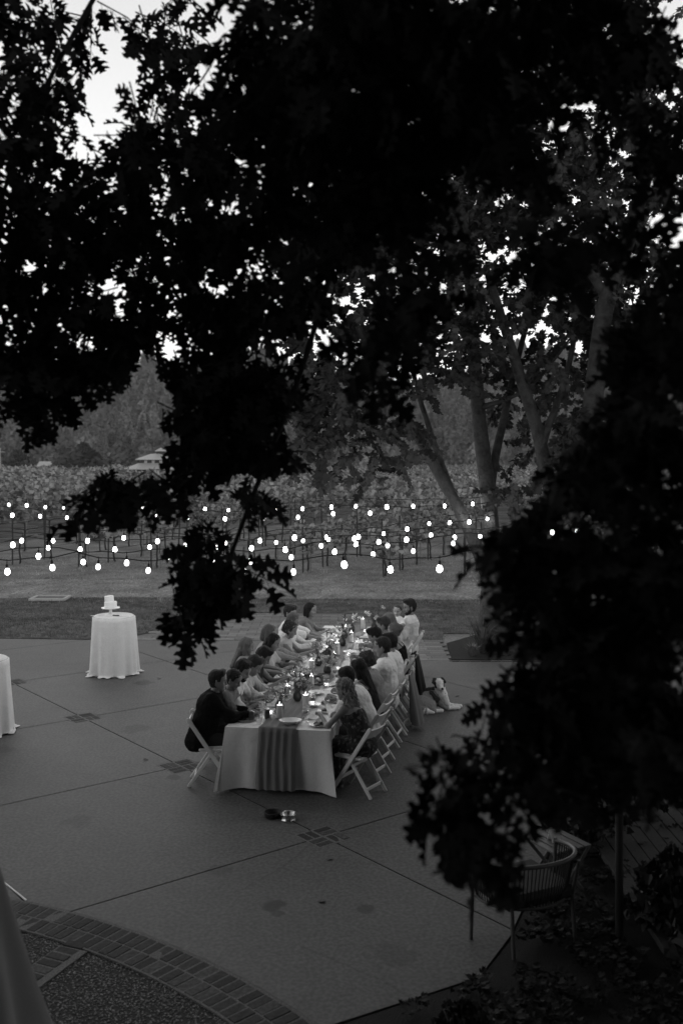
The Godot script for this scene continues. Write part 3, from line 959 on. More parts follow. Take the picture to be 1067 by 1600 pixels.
	for k in 3: tag(many("vineyard", mid[k], mid_places[k], far_tints, self), "vineyard canopy in the middle distance", "vineyard")
	for k in 2: tag(many("vineyard", far[k], far_places[k], far_tints, self), "far vineyard canopy running to the foot of the hills", "vineyard")

# ------------------------------------------------------------------ trees
const OAK_LEAF := [[0.006, 0.0], [0.012, 0.14], [0.12, 0.12], [0.21, 0.22, 0.03], [0.1, 0.3], [0.13, 0.36], [0.3, 0.4], [0.43, 0.52, 0.06], [0.24, 0.55], [0.11, 0.6], [0.15, 0.66], [0.3, 0.72], [0.37, 0.83, 0.05], [0.14, 0.83], [0.12, 0.87], [0.17, 0.96, 0.03], [0.0, 1.0]]
const PLANE_LEAF := [[0.0, 0.0], [0.3, -0.05], [0.55, 0.3, 0.05], [0.24, 0.36], [0.34, 0.72, 0.05], [0.1, 0.6], [0.0, 1.0]]

func oak_leaf(sd: int) -> Buf:
	rng.seed = sd
	var b := Buf.new()
	b.tube([Vector3(0, 0, -0.16), Vector3(0, 0.01, 0.02)], [0.008, 0.012], 4, Color.WHITE, false)
	b.leaf(OAK_LEAF, Vector3.ZERO, Basis.IDENTITY, 0.3)
	for k in b.v.size(): b.v[k].y -= b.v[k].z * b.v[k].z * 0.22
	return b

func spray_mesh(leaf: Buf, n: int, length: float, size: float, droop: float, m: Material, sd: int) -> ArrayMesh:
	rng.seed = sd
	var b := Buf.new()
	var tip := Vector3(0, -length * droop, length)
	b.tube([Vector3.ZERO, tip * 0.5 + Vector3(rnd(-0.02, 0.02), 0.02, 0), tip], [0.0042, 0.0034, 0.0018], 5, Color(0.8, 0.8, 0.8), false)
	for k in n:
		var t := (k + 0.6) / n
		var at := tip * t
		var yaw := (1.0 if k % 2 == 0 else -1.0) * rnd(0.3, 1.4) * (1.0 - 0.5 * t)
		var bs := Basis.from_euler(Vector3(rnd(-0.1, 1.2), yaw, rnd(-0.9, 0.9))).scaled(Vector3.ONE * size * rnd(0.75, 1.2))
		var l := rnd(0.7, 1.3)
		b.add(leaf, Transform3D(bs, at + bs * Vector3(0, 0, 0.16)), Color(l, l, l))
	return b.mesh(m)

func oak_clusters() -> Array:
	return [
	[-1.75,5.58,-5.70,0.28,0.68,38],[-0.97,5.47,-5.70,0.31,0.75,49],[-1.39,5.12,-5.80,0.36,0.54,35],[-1.81,6.35,-5.70,0.17,0.13,4],[-1.15,6.55,-5.90,0.14,0.14,4],[-1.83,6.46,-5.60,0.16,0.13,5],
	[-1.64,6.55,-5.90,0.18,0.10,5],[-1.35,4.79,-5.80,0.36,0.08,7],[-0.75,4.70,-5.70,0.13,0.06,3],[-1.67,5.12,-5.60,0.31,0.13,4],[-1.71,6.02,-5.50,0.19,0.09,4],[-1.70,5.74,-5.60,0.31,0.20,9],
	[-0.96,6.59,-6.00,0.18,0.22,6],[-0.98,5.95,-5.70,0.11,0.28,6],[-1.37,5.67,-5.70,0.13,0.09,3],[-1.67,5.30,-5.60,0.34,0.23,11],[-1.21,5.42,-5.80,0.25,0.21,7],[-1.68,4.84,-5.40,0.26,0.19,18],
	[-1.42,4.84,-5.60,0.23,0.16,8],[-1.68,4.53,-5.40,0.22,0.12,19],[-1.42,4.55,-5.60,0.16,0.05,6],[-1.07,4.95,-5.90,0.18,0.14,4],[-1.65,4.35,-5.30,0.08,0.05,3],[-1.49,4.36,-5.40,0.05,0.05,3],
	[-1.24,4.48,-5.60,0.05,0.05,3],[-0.70,5.74,-5.60,0.23,0.31,16],[-0.70,5.27,-5.60,0.23,0.27,15],[-0.68,4.82,-5.50,0.19,0.16,13],[-0.72,4.50,-5.50,0.18,0.16,17],[-0.71,4.22,-5.40,0.15,0.10,15],
	[-0.79,4.03,-5.50,0.09,0.05,7],[-0.60,4.06,-5.50,0.07,0.05,5],[-1.10,3.85,-5.20,0.11,0.05,5],[-1.28,3.81,-5.20,0.05,0.05,3],[-0.90,3.84,-5.30,0.06,0.05,3],[-0.43,4.39,-5.40,0.17,0.20,20],
	[-0.38,4.06,-5.40,0.08,0.08,6],[-0.46,3.77,-5.40,0.05,0.05,3],[-0.69,3.56,-5.40,0.08,0.05,3],[-0.80,3.45,-5.30,0.05,0.05,3],[-0.62,3.43,-5.30,0.05,0.05,3],[-0.81,3.31,-5.20,0.05,0.05,3],
	[-0.68,3.31,-5.20,0.05,0.05,3],[-0.53,3.38,-5.20,0.05,0.05,3],[-0.43,4.82,-5.20,0.16,0.08,7],[-0.50,5.07,-5.20,0.11,0.05,5],[1.26,5.75,-4.20,0.13,0.13,6],[1.30,5.26,-4.00,0.05,0.06,3],
	[-1.85,6.53,-5.60,0.09,0.05,3],[-0.25,5.79,-4.60,0.29,0.35,49],[0.16,5.47,-3.80,0.37,0.33,100],[-0.29,5.28,-4.80,0.25,0.22,24],[0.14,5.01,-3.80,0.20,0.15,25],[-0.20,4.82,-4.80,0.13,0.16,8],
	[0.22,4.52,-3.60,0.07,0.07,10],[0.06,4.39,-3.70,0.05,0.05,3],[-0.07,4.97,-4.80,0.06,0.06,3],[0.63,5.54,-3.80,0.30,0.23,36],[1.12,5.81,-4.20,0.23,0.15,14],[0.52,5.16,-3.60,0.16,0.05,10],
	[0.27,4.82,-4.00,0.06,0.05,3],[0.76,4.77,-3.50,0.05,0.10,11],[0.65,4.95,-3.40,0.06,0.05,3],[1.22,5.41,-4.00,0.12,0.06,3],[1.05,4.84,-3.50,0.05,0.05,3],[1.14,4.62,-3.50,0.05,0.09,8],
	[1.02,4.38,-3.40,0.13,0.13,20],[0.98,4.06,-3.20,0.18,0.14,32],[0.82,3.93,-3.20,0.13,0.05,14],[0.90,3.65,-3.00,0.20,0.15,40],[0.70,3.74,-3.10,0.06,0.05,8],[0.82,3.44,-3.00,0.14,0.09,22],
	[0.89,3.24,-2.90,0.19,0.11,34],[0.60,3.69,-3.10,0.05,0.05,3],[0.50,3.76,-3.10,0.05,0.05,3],[0.69,3.48,-3.10,0.05,0.05,3],[0.67,3.30,-3.00,0.05,0.05,5],[0.62,3.23,-3.00,0.05,0.05,3],
	[0.55,3.28,-3.00,0.05,0.05,3],[0.55,3.13,-2.90,0.05,0.05,3],[0.36,3.04,-2.90,0.05,0.05,3],[0.29,3.05,-2.90,0.05,0.05,3],[0.57,3.57,-3.20,0.05,0.05,3],[0.53,3.72,-3.20,0.05,0.05,3],
	[0.58,3.26,-3.20,0.05,0.05,3],[0.62,3.12,-3.20,0.05,0.05,3],[0.51,3.08,-3.20,0.05,0.05,3],[0.63,3.55,-3.20,0.05,0.05,3],[0.67,3.38,-3.20,0.05,0.05,3],[0.68,3.16,-2.90,0.06,0.05,4],
	[0.40,2.98,-2.90,0.05,0.05,3],[0.52,3.02,-2.90,0.05,0.05,3],[0.84,3.13,-2.90,0.10,0.05,6]]
func plane_clusters() -> Array:
	return [
	[-0.16,7.46,-19.00,0.98,1.22,82],[0.32,4.87,-18.50,1.19,0.71,53],[-0.65,5.38,-19.00,0.85,0.85,50],[1.15,4.15,-18.50,0.83,0.54,16],[-0.04,3.92,-18.00,0.69,0.46,13],[1.37,8.41,-20.00,1.41,1.16,102],
	[3.06,8.22,-21.00,1.21,1.35,87],[2.01,5.97,-20.00,1.29,0.90,72],[4.00,6.60,-21.00,1.48,1.21,73],[4.68,5.26,-21.00,1.21,0.94,54],[4.27,4.18,-21.00,0.81,0.81,18],[4.48,3.91,-19.00,0.85,0.85,59],
	[2.92,9.70,-22.00,1.84,0.85,88],[4.71,8.92,-20.00,1.54,1.16,100],[6.00,9.95,-20.00,1.29,1.41,102],[0.36,9.71,-21.00,1.21,1.21,101],[2.35,11.25,-22.00,1.70,1.27,135],[4.47,11.54,-22.00,1.84,1.27,146],
	[3.25,3.18,-19.00,0.49,0.37,11],[3.49,5.60,-22.00,0.71,0.85,15],[0.98,6.48,-20.00,0.90,0.77,47],[6.00,6.74,-20.00,1.16,1.67,170],[2.03,6.85,-19.00,0.73,0.61,22],[-0.62,4.27,-18.00,0.52,0.69,22],
	[4.95,7.41,-21.00,1.21,0.81,67],[0.69,7.58,-19.00,0.73,0.73,30],[3.77,13.23,-22.00,2.83,1.27,158],[6.60,12.95,-22.00,1.70,1.27,94],[4.96,2.69,-19.00,1.10,0.98,84]]

func fill(sets: Array, cl: Array, times: float, low: float, high: float, loose: float, half: float) -> void:
	for q in cl:
		var n := int(q[5] * times + 0.5)
		var deep: float = clampf((q[3] + q[4]) * 0.8, low, high)
		for k in n:
			var p := Vector3.ZERO
			while true:
				p = Vector3(rnd(-1, 1), rnd(-1, 1), rnd(-1, 1))
				if p.length() < 1.0 + loose * noise.get_noise_3d(p.x * 2.0 + q[0], p.y * 2.0 + q[1], p.z * 2.0): break
			var pos := Vector3(q[0] + p.x * q[3], q[1] + p.y * q[4], q[2] + p.z * deep)
			var bs := Basis.from_euler(Vector3(rnd(-0.3, 0.9), rnd(0, TAU), rnd(-0.5, 0.5))).scaled(Vector3.ONE * rnd(0.8, 1.2) * (clampf(-q[2] / 4.2, 0.7, 1.0) if half < 0.3 else 1.0))
			sets[rng.randi() % sets.size()].append(Transform3D(bs, pos - bs * Vector3(0, -0.3 * half, half)))

func trees() -> void:
	var tints := []
	rng.seed = 90
	for k in 40:
		var l := rnd(0.4, 1.6)
		tints.append(Color(l, l, l))
	# the oak beside the balcony: trunk out to the right, limbs arching across the view
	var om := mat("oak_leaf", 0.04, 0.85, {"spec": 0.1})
	var ob := mat("oak_bark", 0.04, 0.95, {"tex": speckle(0.4, 1.4, 0.05, 4, 256), "scale": 1.0})
	var oak := thing("oak_tree", "dark oak with lobed leaves overhanging the whole top and right of the view", "tree", Vector3(4.6, 0, -4.4))
	var base := oak.position
	var b := Buf.new()
	b.tube(bezier([Vector3(4.6, -0.2, -4.4), Vector3(4.5, 1.5, -4.4), Vector3(4.3, 3.2, -4.5), Vector3(4.1, 5.2, -4.6), Vector3(3.7, 7.5, -4.5)], 14), [0.5, 0.42, 0.38, 0.36, 0.35, 0.34, 0.33, 0.32, 0.31, 0.3, 0.28, 0.26, 0.24, 0.2, 0.17], 14, Color.WHITE, true, 0.04)
	part("trunk", b, ob, oak, -base)
	for br in [[[4.2, 4.4, -4.5], [2.8, 6.2, -4.9], [1.2, 6.6, -5.0], [0.25, 5.68, -5.1], [0.01, 5.17, -5.3], [-0.25, 4.36, -5.4], [-0.46, 3.84, -5.4], [-0.76, 3.0, -5.3]], [[3.9, 6.4, -4.5], [2.0, 7.6, -5.0], [-0.5, 7.4, -5.4], [-1.6, 6.2, -5.6], [-2.0, 5.0, -5.5]], [[4.4, 3.4, -4.4], [2.8, 4.1, -4.0], [1.6, 3.8, -3.7], [1.0, 3.4, -3.6]], [[4.3, 4.0, -4.4], [2.6, 4.2, -4.1], [1.7, 3.5, -3.8], [1.1, 3.0, -3.6]], [[3.9, 6.0, -4.4], [2.6, 7.0, -3.6], [1.0, 6.6, -3.5], [0.2, 5.6, -3.7]], [[4.0, 5.6, -4.6], [3.0, 5.6, -4.0], [1.9, 5.0, -3.4], [1.2, 4.6, -3.2]], [[3.7, 7.4, -4.5], [2.4, 9.0, -3.0], [0.5, 9.4, -1.5], [-1.5, 8.6, -1.0]], [[3.8, 7.2, -4.5], [2.0, 9.0, -6.5], [0.0, 9.4, -8.5], [-2.0, 8.8, -9.5]]]:
		var pts := []
		for q in br: pts.append(Vector3(q[0], q[1], q[2]))
		var curve := bezier(pts, 24)
		var rad := []
		for k in 25: rad.append(lerpf(0.07 if pts[1].x > 1.5 and pts[2].x > 0.0 else 0.05, 0.01, pow(k / 24.0, 0.45)))
		b = Buf.new(); b.tube(curve, rad, 8, Color.WHITE, true, 0.05)
		part("branch", b, ob, oak, -base)
	var lf := oak_leaf(5)
	var sprays := []
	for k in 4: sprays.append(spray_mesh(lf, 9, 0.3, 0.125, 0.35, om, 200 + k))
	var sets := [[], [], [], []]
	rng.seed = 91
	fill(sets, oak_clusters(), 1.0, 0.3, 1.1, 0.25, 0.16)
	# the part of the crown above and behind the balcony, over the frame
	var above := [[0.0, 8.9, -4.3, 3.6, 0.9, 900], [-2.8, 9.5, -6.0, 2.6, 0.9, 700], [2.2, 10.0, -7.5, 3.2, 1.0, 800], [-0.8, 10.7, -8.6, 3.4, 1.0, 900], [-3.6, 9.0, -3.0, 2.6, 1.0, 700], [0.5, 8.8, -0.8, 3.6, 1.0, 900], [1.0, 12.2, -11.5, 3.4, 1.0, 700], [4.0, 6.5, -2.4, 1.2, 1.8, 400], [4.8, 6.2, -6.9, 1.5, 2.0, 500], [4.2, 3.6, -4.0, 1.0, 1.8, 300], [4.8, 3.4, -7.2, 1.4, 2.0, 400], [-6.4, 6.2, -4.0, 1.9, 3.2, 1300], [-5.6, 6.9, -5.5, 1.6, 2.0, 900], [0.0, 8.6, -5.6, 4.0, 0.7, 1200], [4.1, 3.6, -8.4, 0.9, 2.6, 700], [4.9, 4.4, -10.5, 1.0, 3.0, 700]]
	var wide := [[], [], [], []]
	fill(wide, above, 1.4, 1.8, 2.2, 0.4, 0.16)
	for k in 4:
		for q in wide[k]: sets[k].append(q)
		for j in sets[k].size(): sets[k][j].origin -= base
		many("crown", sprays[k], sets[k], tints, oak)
	# the leaves of the lowest sprays one by one
	var single := Buf.new()
	single.add(lf, Transform3D(Basis.from_scale(Vector3.ONE * 0.125), Vector3.ZERO))
	var leaf_mesh := single.mesh(om)
	rng.seed = 92
	var rims := [[-0.79, 3.22, -5.3, 0.14, 0.15, 34], [-0.63, 3.3, -5.3, 0.12, 0.12, 24], [-0.82, 3.1, -5.2, 0.09, 0.09, 22], [-1.1, 3.82, -5.2, 0.22, 0.1, 36], [-1.72, 4.22, -5.3, 0.28, 0.1, 40], [0.36, 2.93, -2.9, 0.1, 0.04, 20], [0.4, 2.87, -2.9, 0.07, 0.05, 12], [0.5, 3.72, -3.1, 0.07, 0.05, 14]]
	for q in rims:
		for k in q[5]:
			var p := Vector3(rnd(-1, 1), rnd(-1, 1), rnd(-1, 1)).limit_length(1.0)
			put("leaf", leaf_mesh, oak, Vector3(q[0] + p.x * q[3], q[1] + p.y * q[4], q[2] + p.z * 0.22) - base, Basis.from_euler(Vector3(rnd(-0.2, 1.4), rnd(0, TAU), rnd(-0.6, 0.6))).scaled(Vector3.ONE * rnd(0.8, 1.2)))
	# two plane trees behind the table
	var pm := mat("plane_leaf", 0.075, 0.75, {"spec": 0.25})
	var pbark := mat("plane_bark", 0.06, 0.9, {"tex": speckle(0.25, 2.0, 0.025, 3, 256, FastNoiseLite.TYPE_CELLULAR), "scale": 0.8, "bump": speckle(0.0, 1.0, 0.06, 3, 256), "deep": 2.0})
	var pl := Buf.new()
	pl.leaf(PLANE_LEAF, Vector3.ZERO, Basis.IDENTITY, 0.15)
	var psp := []
	for k in 4: psp.append(spray_mesh(pl, 16, 0.7, 0.155, 0.25, pm, 220 + k))
	var near := []
	var right := []
	for q in plane_clusters():
		if q[0] > 3.4: right.append(q)
		else: near.append(q)
	var one := thing("plane_tree", "plane tree with an upright trunk and a stem leaning left, beyond the dog", "tree", Vector3(3.2, 0, -20.6))
	base = one.position
	var stems := [["trunk", [[3.28, -0.1, -20.5], [3.2, 0.4, -20.6], [3.14, 1.46, -20.6], [3.06, 2.85, -20.6], [2.91, 4.31, -20.7], [2.8, 5.79, -20.9], [2.72, 7.17, -21.2], [2.83, 8.6, -21.5], [3.17, 10.21, -21.8]], 0.42, 0.21, 0.08], ["stem", [[3.16, 0.5, -20.6], [3.1, 1.3, -20.6], [2.52, 2.67, -20.3], [1.91, 3.72, -20.0], [1.4, 4.57, -19.6], [0.82, 5.4, -19.3], [0.32, 6.48, -19.0]], 0.2, 0.165, 0.06], ["stem", [[3.03, 3.1, -20.6], [3.19, 3.91, -20.8], [3.46, 4.99, -21.0], [3.71, 5.95, -21.2], [4.1, 7.22, -21.5]], 0.14, 0.1, 0.05], ["branch", [[2.2, 3.3, -20.1], [1.6, 5.2, -20.4], [1.2, 7.2, -21.0]], 0.09, 0.07, 0.03], ["branch", [[2.75, 6.4, -21.1], [1.8, 7.6, -21.4], [0.6, 8.6, -21.8]], 0.11, 0.07, 0.03], ["branch", [[1.5, 4.4, -19.7], [0.3, 4.6, -19.4], [-0.6, 5.4, -19.2]], 0.07, 0.05, 0.02], ["branch", [[2.86, 5.0, -20.8], [3.8, 5.4, -20.2], [4.6, 6.4, -19.9]], 0.08, 0.05, 0.02], ["branch", [[0.82, 5.4, -19.3], [0.9, 6.4, -19.8], [1.5, 7.6, -20.2]], 0.08, 0.05, 0.02], ["branch", [[2.9, 8.8, -21.5], [4.2, 9.8, -21.9], [5.2, 10.4, -22.2]], 0.1, 0.06, 0.03]]
	plane_wood(one, stems, pbark)
	rng.seed = 93
	sets = [[], [], [], []]
	fill(sets, near, 1.0, 0.8, 1.8, 0.6, 0.4)
	for k in 4:
		for j in sets[k].size(): sets[k][j].origin -= base
		many("crown", psp[k], sets[k], tints, one)
	var two := thing("plane_tree", "plane tree at the right whose stem leans left behind the oak leaves", "tree", Vector3(4.6, 0, -19.4))
	base = two.position
	plane_wood(two, [["trunk", [[4.6, -0.1, -19.5], [4.34, 2.16, -19.5], [3.99, 3.79, -19.5], [3.8, 4.67, -19.6], [3.53, 5.56, -19.7], [3.23, 6.74, -20.0], [2.95, 7.82, -20.3]], 0.3, 0.2, 0.07], ["stem", [[4.54, 0.3, -19.2], [4.6, 2.94, -19.0], [4.84, 5.38, -19.0], [5.02, 6.85, -19.0], [5.57, 8.36, -19.2], [5.94, 9.52, -19.4], [6.32, 10.84, -19.6]], 0.32, 0.24, 0.12], ["branch", [[3.9, 4.2, -19.5], [4.6, 6.0, -20.0], [4.9, 8.0, -20.6]], 0.1, 0.07, 0.04], ["branch", [[5.1, 7.0, -19.0], [4.2, 8.6, -19.6], [3.8, 9.8, -20.2]], 0.12, 0.08, 0.04]], pbark)
	rng.seed = 94
	sets = [[], [], [], []]
	fill(sets, right, 1.0, 0.8, 1.8, 0.6, 0.4)
	for k in 4:
		for j in sets[k].size(): sets[k][j].origin -= base
		many("crown", psp[k], sets[k], tints, two)
	# bed plants
	blades("spiky_plant", "tall spiky grass plant at the foot of the plane tree", Vector3(2.85, 0.0, -20.2), 46, 0.95, 0.028, 0.1, 31)
	blades("low_plant", "low pale leafy clump in the mulch bed right of the brick path", Vector3(2.62, 0.0, -19.95), 90, 0.3, 0.02, 0.16, 32)
	blades("low_plant", "smaller low clump farther right in the mulch bed", Vector3(3.3, 0.0, -20.0), 60, 0.24, 0.02, 0.12, 33)

func plane_wood(o: Node3D, list: Array, m: Material) -> void:
	for s in list:
		var pts := []
		for q in s[1]: pts.append(Vector3(q[0], q[1], q[2]))
		var n := 20
		var curve := bezier(pts, n)
		var rad := []
		for k in n + 1:
			var t := float(k) / n
			rad.append(lerpf(lerpf(s[2], s[3], minf(t * 5.0, 1.0)), s[4], t))
		var b := Buf.new()
		b.tube(curve, rad, 12, Color.WHITE, true, 0.05)
		part(s[0], b, m, o, -o.position)

func blades(called: String, label: String, at: Vector3, n: int, h: float, w: float, tone: float, sd: int) -> void:
	rng.seed = sd
	var b := Buf.new()
	for k in n:
		var a := rnd(0, TAU)
		var out := Vector3(cos(a), 0, sin(a))
		var side := Vector3(-sin(a), 0, cos(a)) * w * 0.5
		var reach := rnd(0.15, 0.75) * h
		var top := h * rnd(0.5, 1.0)
		var p0 := out * rnd(0, 0.06)
		var p1 := p0 + out * reach * 0.4 + Vector3(0, top * 0.65, 0)
		var p2 := p0 + out * reach + Vector3(0, top * rnd(0.7, 1.0), 0)
		var l := rnd(0.7, 1.3)
		b.quad(p0 - side, p0 + side, p1 + side, p1 - side, Color(l, l, l))
		b.tri(p1 - side, p1 + side, p2, Color(l, l, l))
	var o := part(called, b, mat(called + "_%d" % sd, tone, 0.7), self, at)
	tag(o, label, "plant")

# ------------------------------------------------------------------ tables, chairs, cloths
func furniture() -> void:
	var linen := speckle(0.9, 1.06, 0.08, 3, 256)
	var cloth := mat("white_linen", 0.7, 0.9, {"tex": linen, "scale": 1.3, "rim": 0.1, "bump": crease_texture(), "deep": 0.8})
	var wood := mat("table_wood", 0.2, 0.8)
	var bas := Basis(ACROSS, Vector3.UP, -ALONG)
	# the long table and its cloth
	var tb := thing("banquet_table", "long banquet table under the white cloth", "table", T(TL * 0.5, TW * 0.5), bas)
	var b := Buf.new(); b.box(Vector3(0, 0.742, 0), Vector3(TW - 0.06, 0.03, TL - 0.06)); part("table_top", b, wood, tb)
	for k in 4:
		for s in [-1, 1]:
			b = Buf.new(); b.box(Vector3(s * 0.45, 0.36, -TL * 0.5 + 0.7 + k * 1.93), Vector3(0.05, 0.73, 0.05)); part("leg", b, wood, tb)
	b = Buf.new()
	var hw := TW * 0.5
	var hl := TL * 0.5
	b.grid(16, 72, func(x: float, y: float) -> Vector3:
		var p := Vector3(lerpf(-hw, hw, x), TH, lerpf(hl, -hl, y))
		p.y += 0.0035 * noise.get_noise_2d(p.x * 4.0, p.z * 4.0) * (1.0 if absf(p.x) < hw - 0.06 and absf(p.z) < hl - 0.06 else 0.2)
		return p)
	var per := 2.0 * (TW + TL)
	var n := 380
	b.grid(n, 16, func(x: float, y: float) -> Vector3:
		var s := x * per
		var c := [Vector2(-hw, hl), Vector2(hw, hl), Vector2(hw, -hl), Vector2(-hw, -hl)]
		var l := [TW, TL, TW, TL]
		var k := 0
		while k < 3 and s > l[k]: s -= l[k]; k += 1
		var a: Vector2 = c[k]
		var e: Vector2 = c[(k + 1) % 4]
		var p := a.lerp(e, s / l[k])
		var dir := (e - a).normalized()
		var out := Vector2(-dir.y, dir.x) * -1.0
		var down := 1.0 - y
		var near := minf(s, l[k] - s)
		var corner := exp(-near * near / 0.028)
		var mid := p.normalized()
		out = out.lerp((Vector2(signf(p.x), signf(p.y))).normalized(), corner * 0.85)
		var fold := 0.03 * sin(s * 19.0 + k) * noise.get_noise_2d(s * 1.3, k * 9.0) * 2.0 + 0.03 * noise.get_noise_2d(s * 3.0, k * 5.0)
		var off := 0.008 + down * (0.035 + corner * 0.15) + fold * down - 0.01 * corner * sin(down * 5.0)
		off = maxf(off, 0.004)
		return Vector3(p.x + out.x * off, TH - down * (TH - 0.035 - 0.02 * noise.get_noise_2d(s * 2.0, 7.0) + 0.02 * corner), p.y + out.y * off))
	for k in b.n.size():
		if b.n[k].y < -0.2 or (b.v[k].y < TH - 0.02 and b.n[k].dot(b.v[k] * Vector3(1, 0, 0.2)) < 0.0): b.n[k] = b.n[k]
	tag(part("tablecloth", b, cloth, self, T(TL * 0.5, TW * 0.5), bas), "white cloth draped to the ground over the long dinner table", "tablecloth")
	# cheesecloth runner down the middle and over the near end
	b = Buf.new()
	b.grid(22, 120, func(x: float, y: float) -> Vector3:
		var t := y * (TL + 0.72) - 0.72
		var wide := 0.215 + 0.02 * noise.get_noise_2d(t * 1.1, 2.0) + (0.035 * minf(-t / 0.7, 1.0) if t < 0.0 else 0.0)
		var off := (x - 0.5) * 2.0 * wide + 0.03 * noise.get_noise_2d(t * 0.6, 30.0)
		var pleat := 0.009 * sin(x * 31.0 + 2.0 * noise.get_noise_2d(t * 0.7, 5.0)) + 0.007 * noise.get_noise_2d(x * 14.0, t * 1.5)
		if t > 0.02: return Vector3(off, TH + 0.012 + pleat * 0.7 + 0.002, hl - t)
		var h := clampf(TH + 0.012 + t, 0.03, 2.0)
		return Vector3(off, h, hl + 0.024 + 0.05 * (1.0 - h / TH) + pleat * (1.6 if t < -0.05 else 0.6)))
	tag(part("table_runner", b, mat("grey_gauze", 0.17, 0.95, {"tex": linen, "scale": 5.0}), self, T(TL * 0.5, TW * 0.5), bas), "grey gauze runner down the middle of the long table and over its near end", "table runner")
	# two tall round tables
	for q in [[Vector3(-4.19, 0, -18.36), "tall round table in a long white cloth carrying the cake", "white cloth pooling on the concrete around the cake table", 5], [Vector3(-5.22, 0, -14.45), "tall round table in a white cloth cut by the left edge", "white cloth of the round table at the left edge", 9]]:
		var o := thing("cocktail_table", q[1], "table", q[0], Basis.IDENTITY, "tall round tables")
		b = Buf.new(); b.lathe([[0.0, 1.03], [0.37, 1.03], [0.375, 1.045], [0.37, 1.06], [0.0, 1.06]], Vector3.ZERO, 32); part("table_top", b, wood, o)
		b = Buf.new(); b.tube([Vector3(0, 0.03, 0), Vector3(0, 1.04, 0)], [0.04], 10); part("pole", b, wood, o)
		b = Buf.new(); b.lathe([[0.28, 0.0], [0.28, 0.03], [0.05, 0.05], [0.0, 0.05]], Vector3.ZERO, 20); part("base", b, wood, o)
		var sd: int = q[3]
		b = Buf.new()
		b.grid(180, 30, func(x: float, y: float) -> Vector3:
			var a := x * TAU
			var v := (1.0 - y) * 1.75
			var f := 0.6 * sin(a * 9.0 + sd) + 0.5 * sin(a * 14.0 + sd * 2.0) + 0.9 * noise.get_noise_2d(cos(a) * 1.6 + sd, sin(a) * 1.6)
			var r := 0.0
			var h := 1.072
			if v < 0.38: r = v
			else:
				var d := v - 0.38
				var dn := minf(d, 1.06)
				h = maxf(1.072 - dn, 0.012)
				var g := clampf(dn / 1.06, 0.0, 1.0)
				r = 0.385 + 0.008 * sqrt(g) + 0.045 * g + f * 0.036 * sqrt(g) * (0.3 + 0.7 * g)
				if d > 1.06: r += (d - 1.06) * (0.12 + 0.1 * f); h = 0.012 + 0.025 * maxf(0.0, sin((d - 1.06) * 9.0 + f))
			return Vector3(cos(a) * r, h, -sin(a) * r))
		tag(part("tablecloth", b, cloth, self, q[0]), q[2], "tablecloth", "cloths of the tall round tables")
	# the cake, its stand, the knife
	var top := Vector3(-4.25, 1.074, -18.36)
	var china := mat("white_china", 0.75, 0.3)
	b = Buf.new(); b.lathe([[0.11, 0.0], [0.1, 0.012], [0.03, 0.035], [0.025, 0.1], [0.05, 0.118], [0.165, 0.125], [0.17, 0.14], [0.0, 0.138]], Vector3.ZERO, 32)
	tag(part("cake_stand", b, china, self, top), "white footed cake stand on the tall round table", "cake stand")
	var cake := thing("cake", "two tier white cake leaning a little on its stand", "cake", top + Vector3(0, 0.14, 0))
	var icing := mat("icing", 0.8, 0.6)
	b = Buf.new(); b.lathe([[0.112, 0.0], [0.115, 0.02], [0.114, 0.1], [0.108, 0.112], [0.0, 0.114]], Vector3.ZERO, 32); part("lower_tier", b, icing, cake)
	b = Buf.new(); b.lathe([[0.083, 0.0], [0.085, 0.02], [0.084, 0.095], [0.078, 0.106], [0.0, 0.108]], Vector3.ZERO, 32); part("upper_tier", b, icing, cake, Vector3(-0.022, 0.109, 0), Basis(Vector3(0, 0, 1), 0.09))
	var kn := thing("cake_knife", "dark handled cake knife lying right of the cake stand", "knife", top + Vector3(0.16, 0.006, 0.14), turn(-0.25))
	b = Buf.new(); b.box(Vector3(-0.03, 0.008, 0), Vector3(0.13, 0.018, 0.025), Basis.IDENTITY, Color.WHITE, 0.004); part("handle", b, mat("black_plastic", 0.02, 0.5), kn)
	b = Buf.new(); b.box(Vector3(0.13, 0.008, 0), Vector3(0.2, 0.002, 0.026)); part("blade", b, mat("cutlery_steel", 0.6, 0.25, {"metal": 1.0}), kn)
	b = Buf.new(); b.grid(6, 10, func(x: float, y: float) -> Vector3: return Vector3(-0.34 + y * 0.22, 0.004 + 0.012 * sin(y * 9.0 + x) * y, 0.12 - y * 0.1 + (x - 0.5) * 0.03))
	tag(part("ribbon", b, china, self, top), "thin pale ribbon left of the cake stand", "ribbon")
	# bowls for the dog
	b = Buf.new(); b.lathe([[0.075, 0.0], [0.092, 0.004], [0.1, 0.055], [0.096, 0.06], [0.088, 0.054], [0.08, 0.012], [0.0, 0.01]], Vector3.ZERO, 28)
	tag(part("pet_bowl", b, mat("black_rubber", 0.012, 0.6), self, Vector3(-0.76, 0, -11.05)), "black pet bowl on the concrete before the table", "pet bowl")
	b = Buf.new(); b.lathe([[0.085, 0.0], [0.088, 0.006], [0.068, 0.05], [0.09, 0.062], [0.092, 0.066], [0.086, 0.066], [0.068, 0.058], [0.05, 0.016], [0.0, 0.012]], Vector3.ZERO, 32)
	tag(part("pet_bowl", b, mat("bowl_steel", 0.55, 0.22, {"metal": 1.0}), self, Vector3(-0.585, 0, -10.98)), "steel pet bowl with a bright rim on the concrete", "pet bowl")
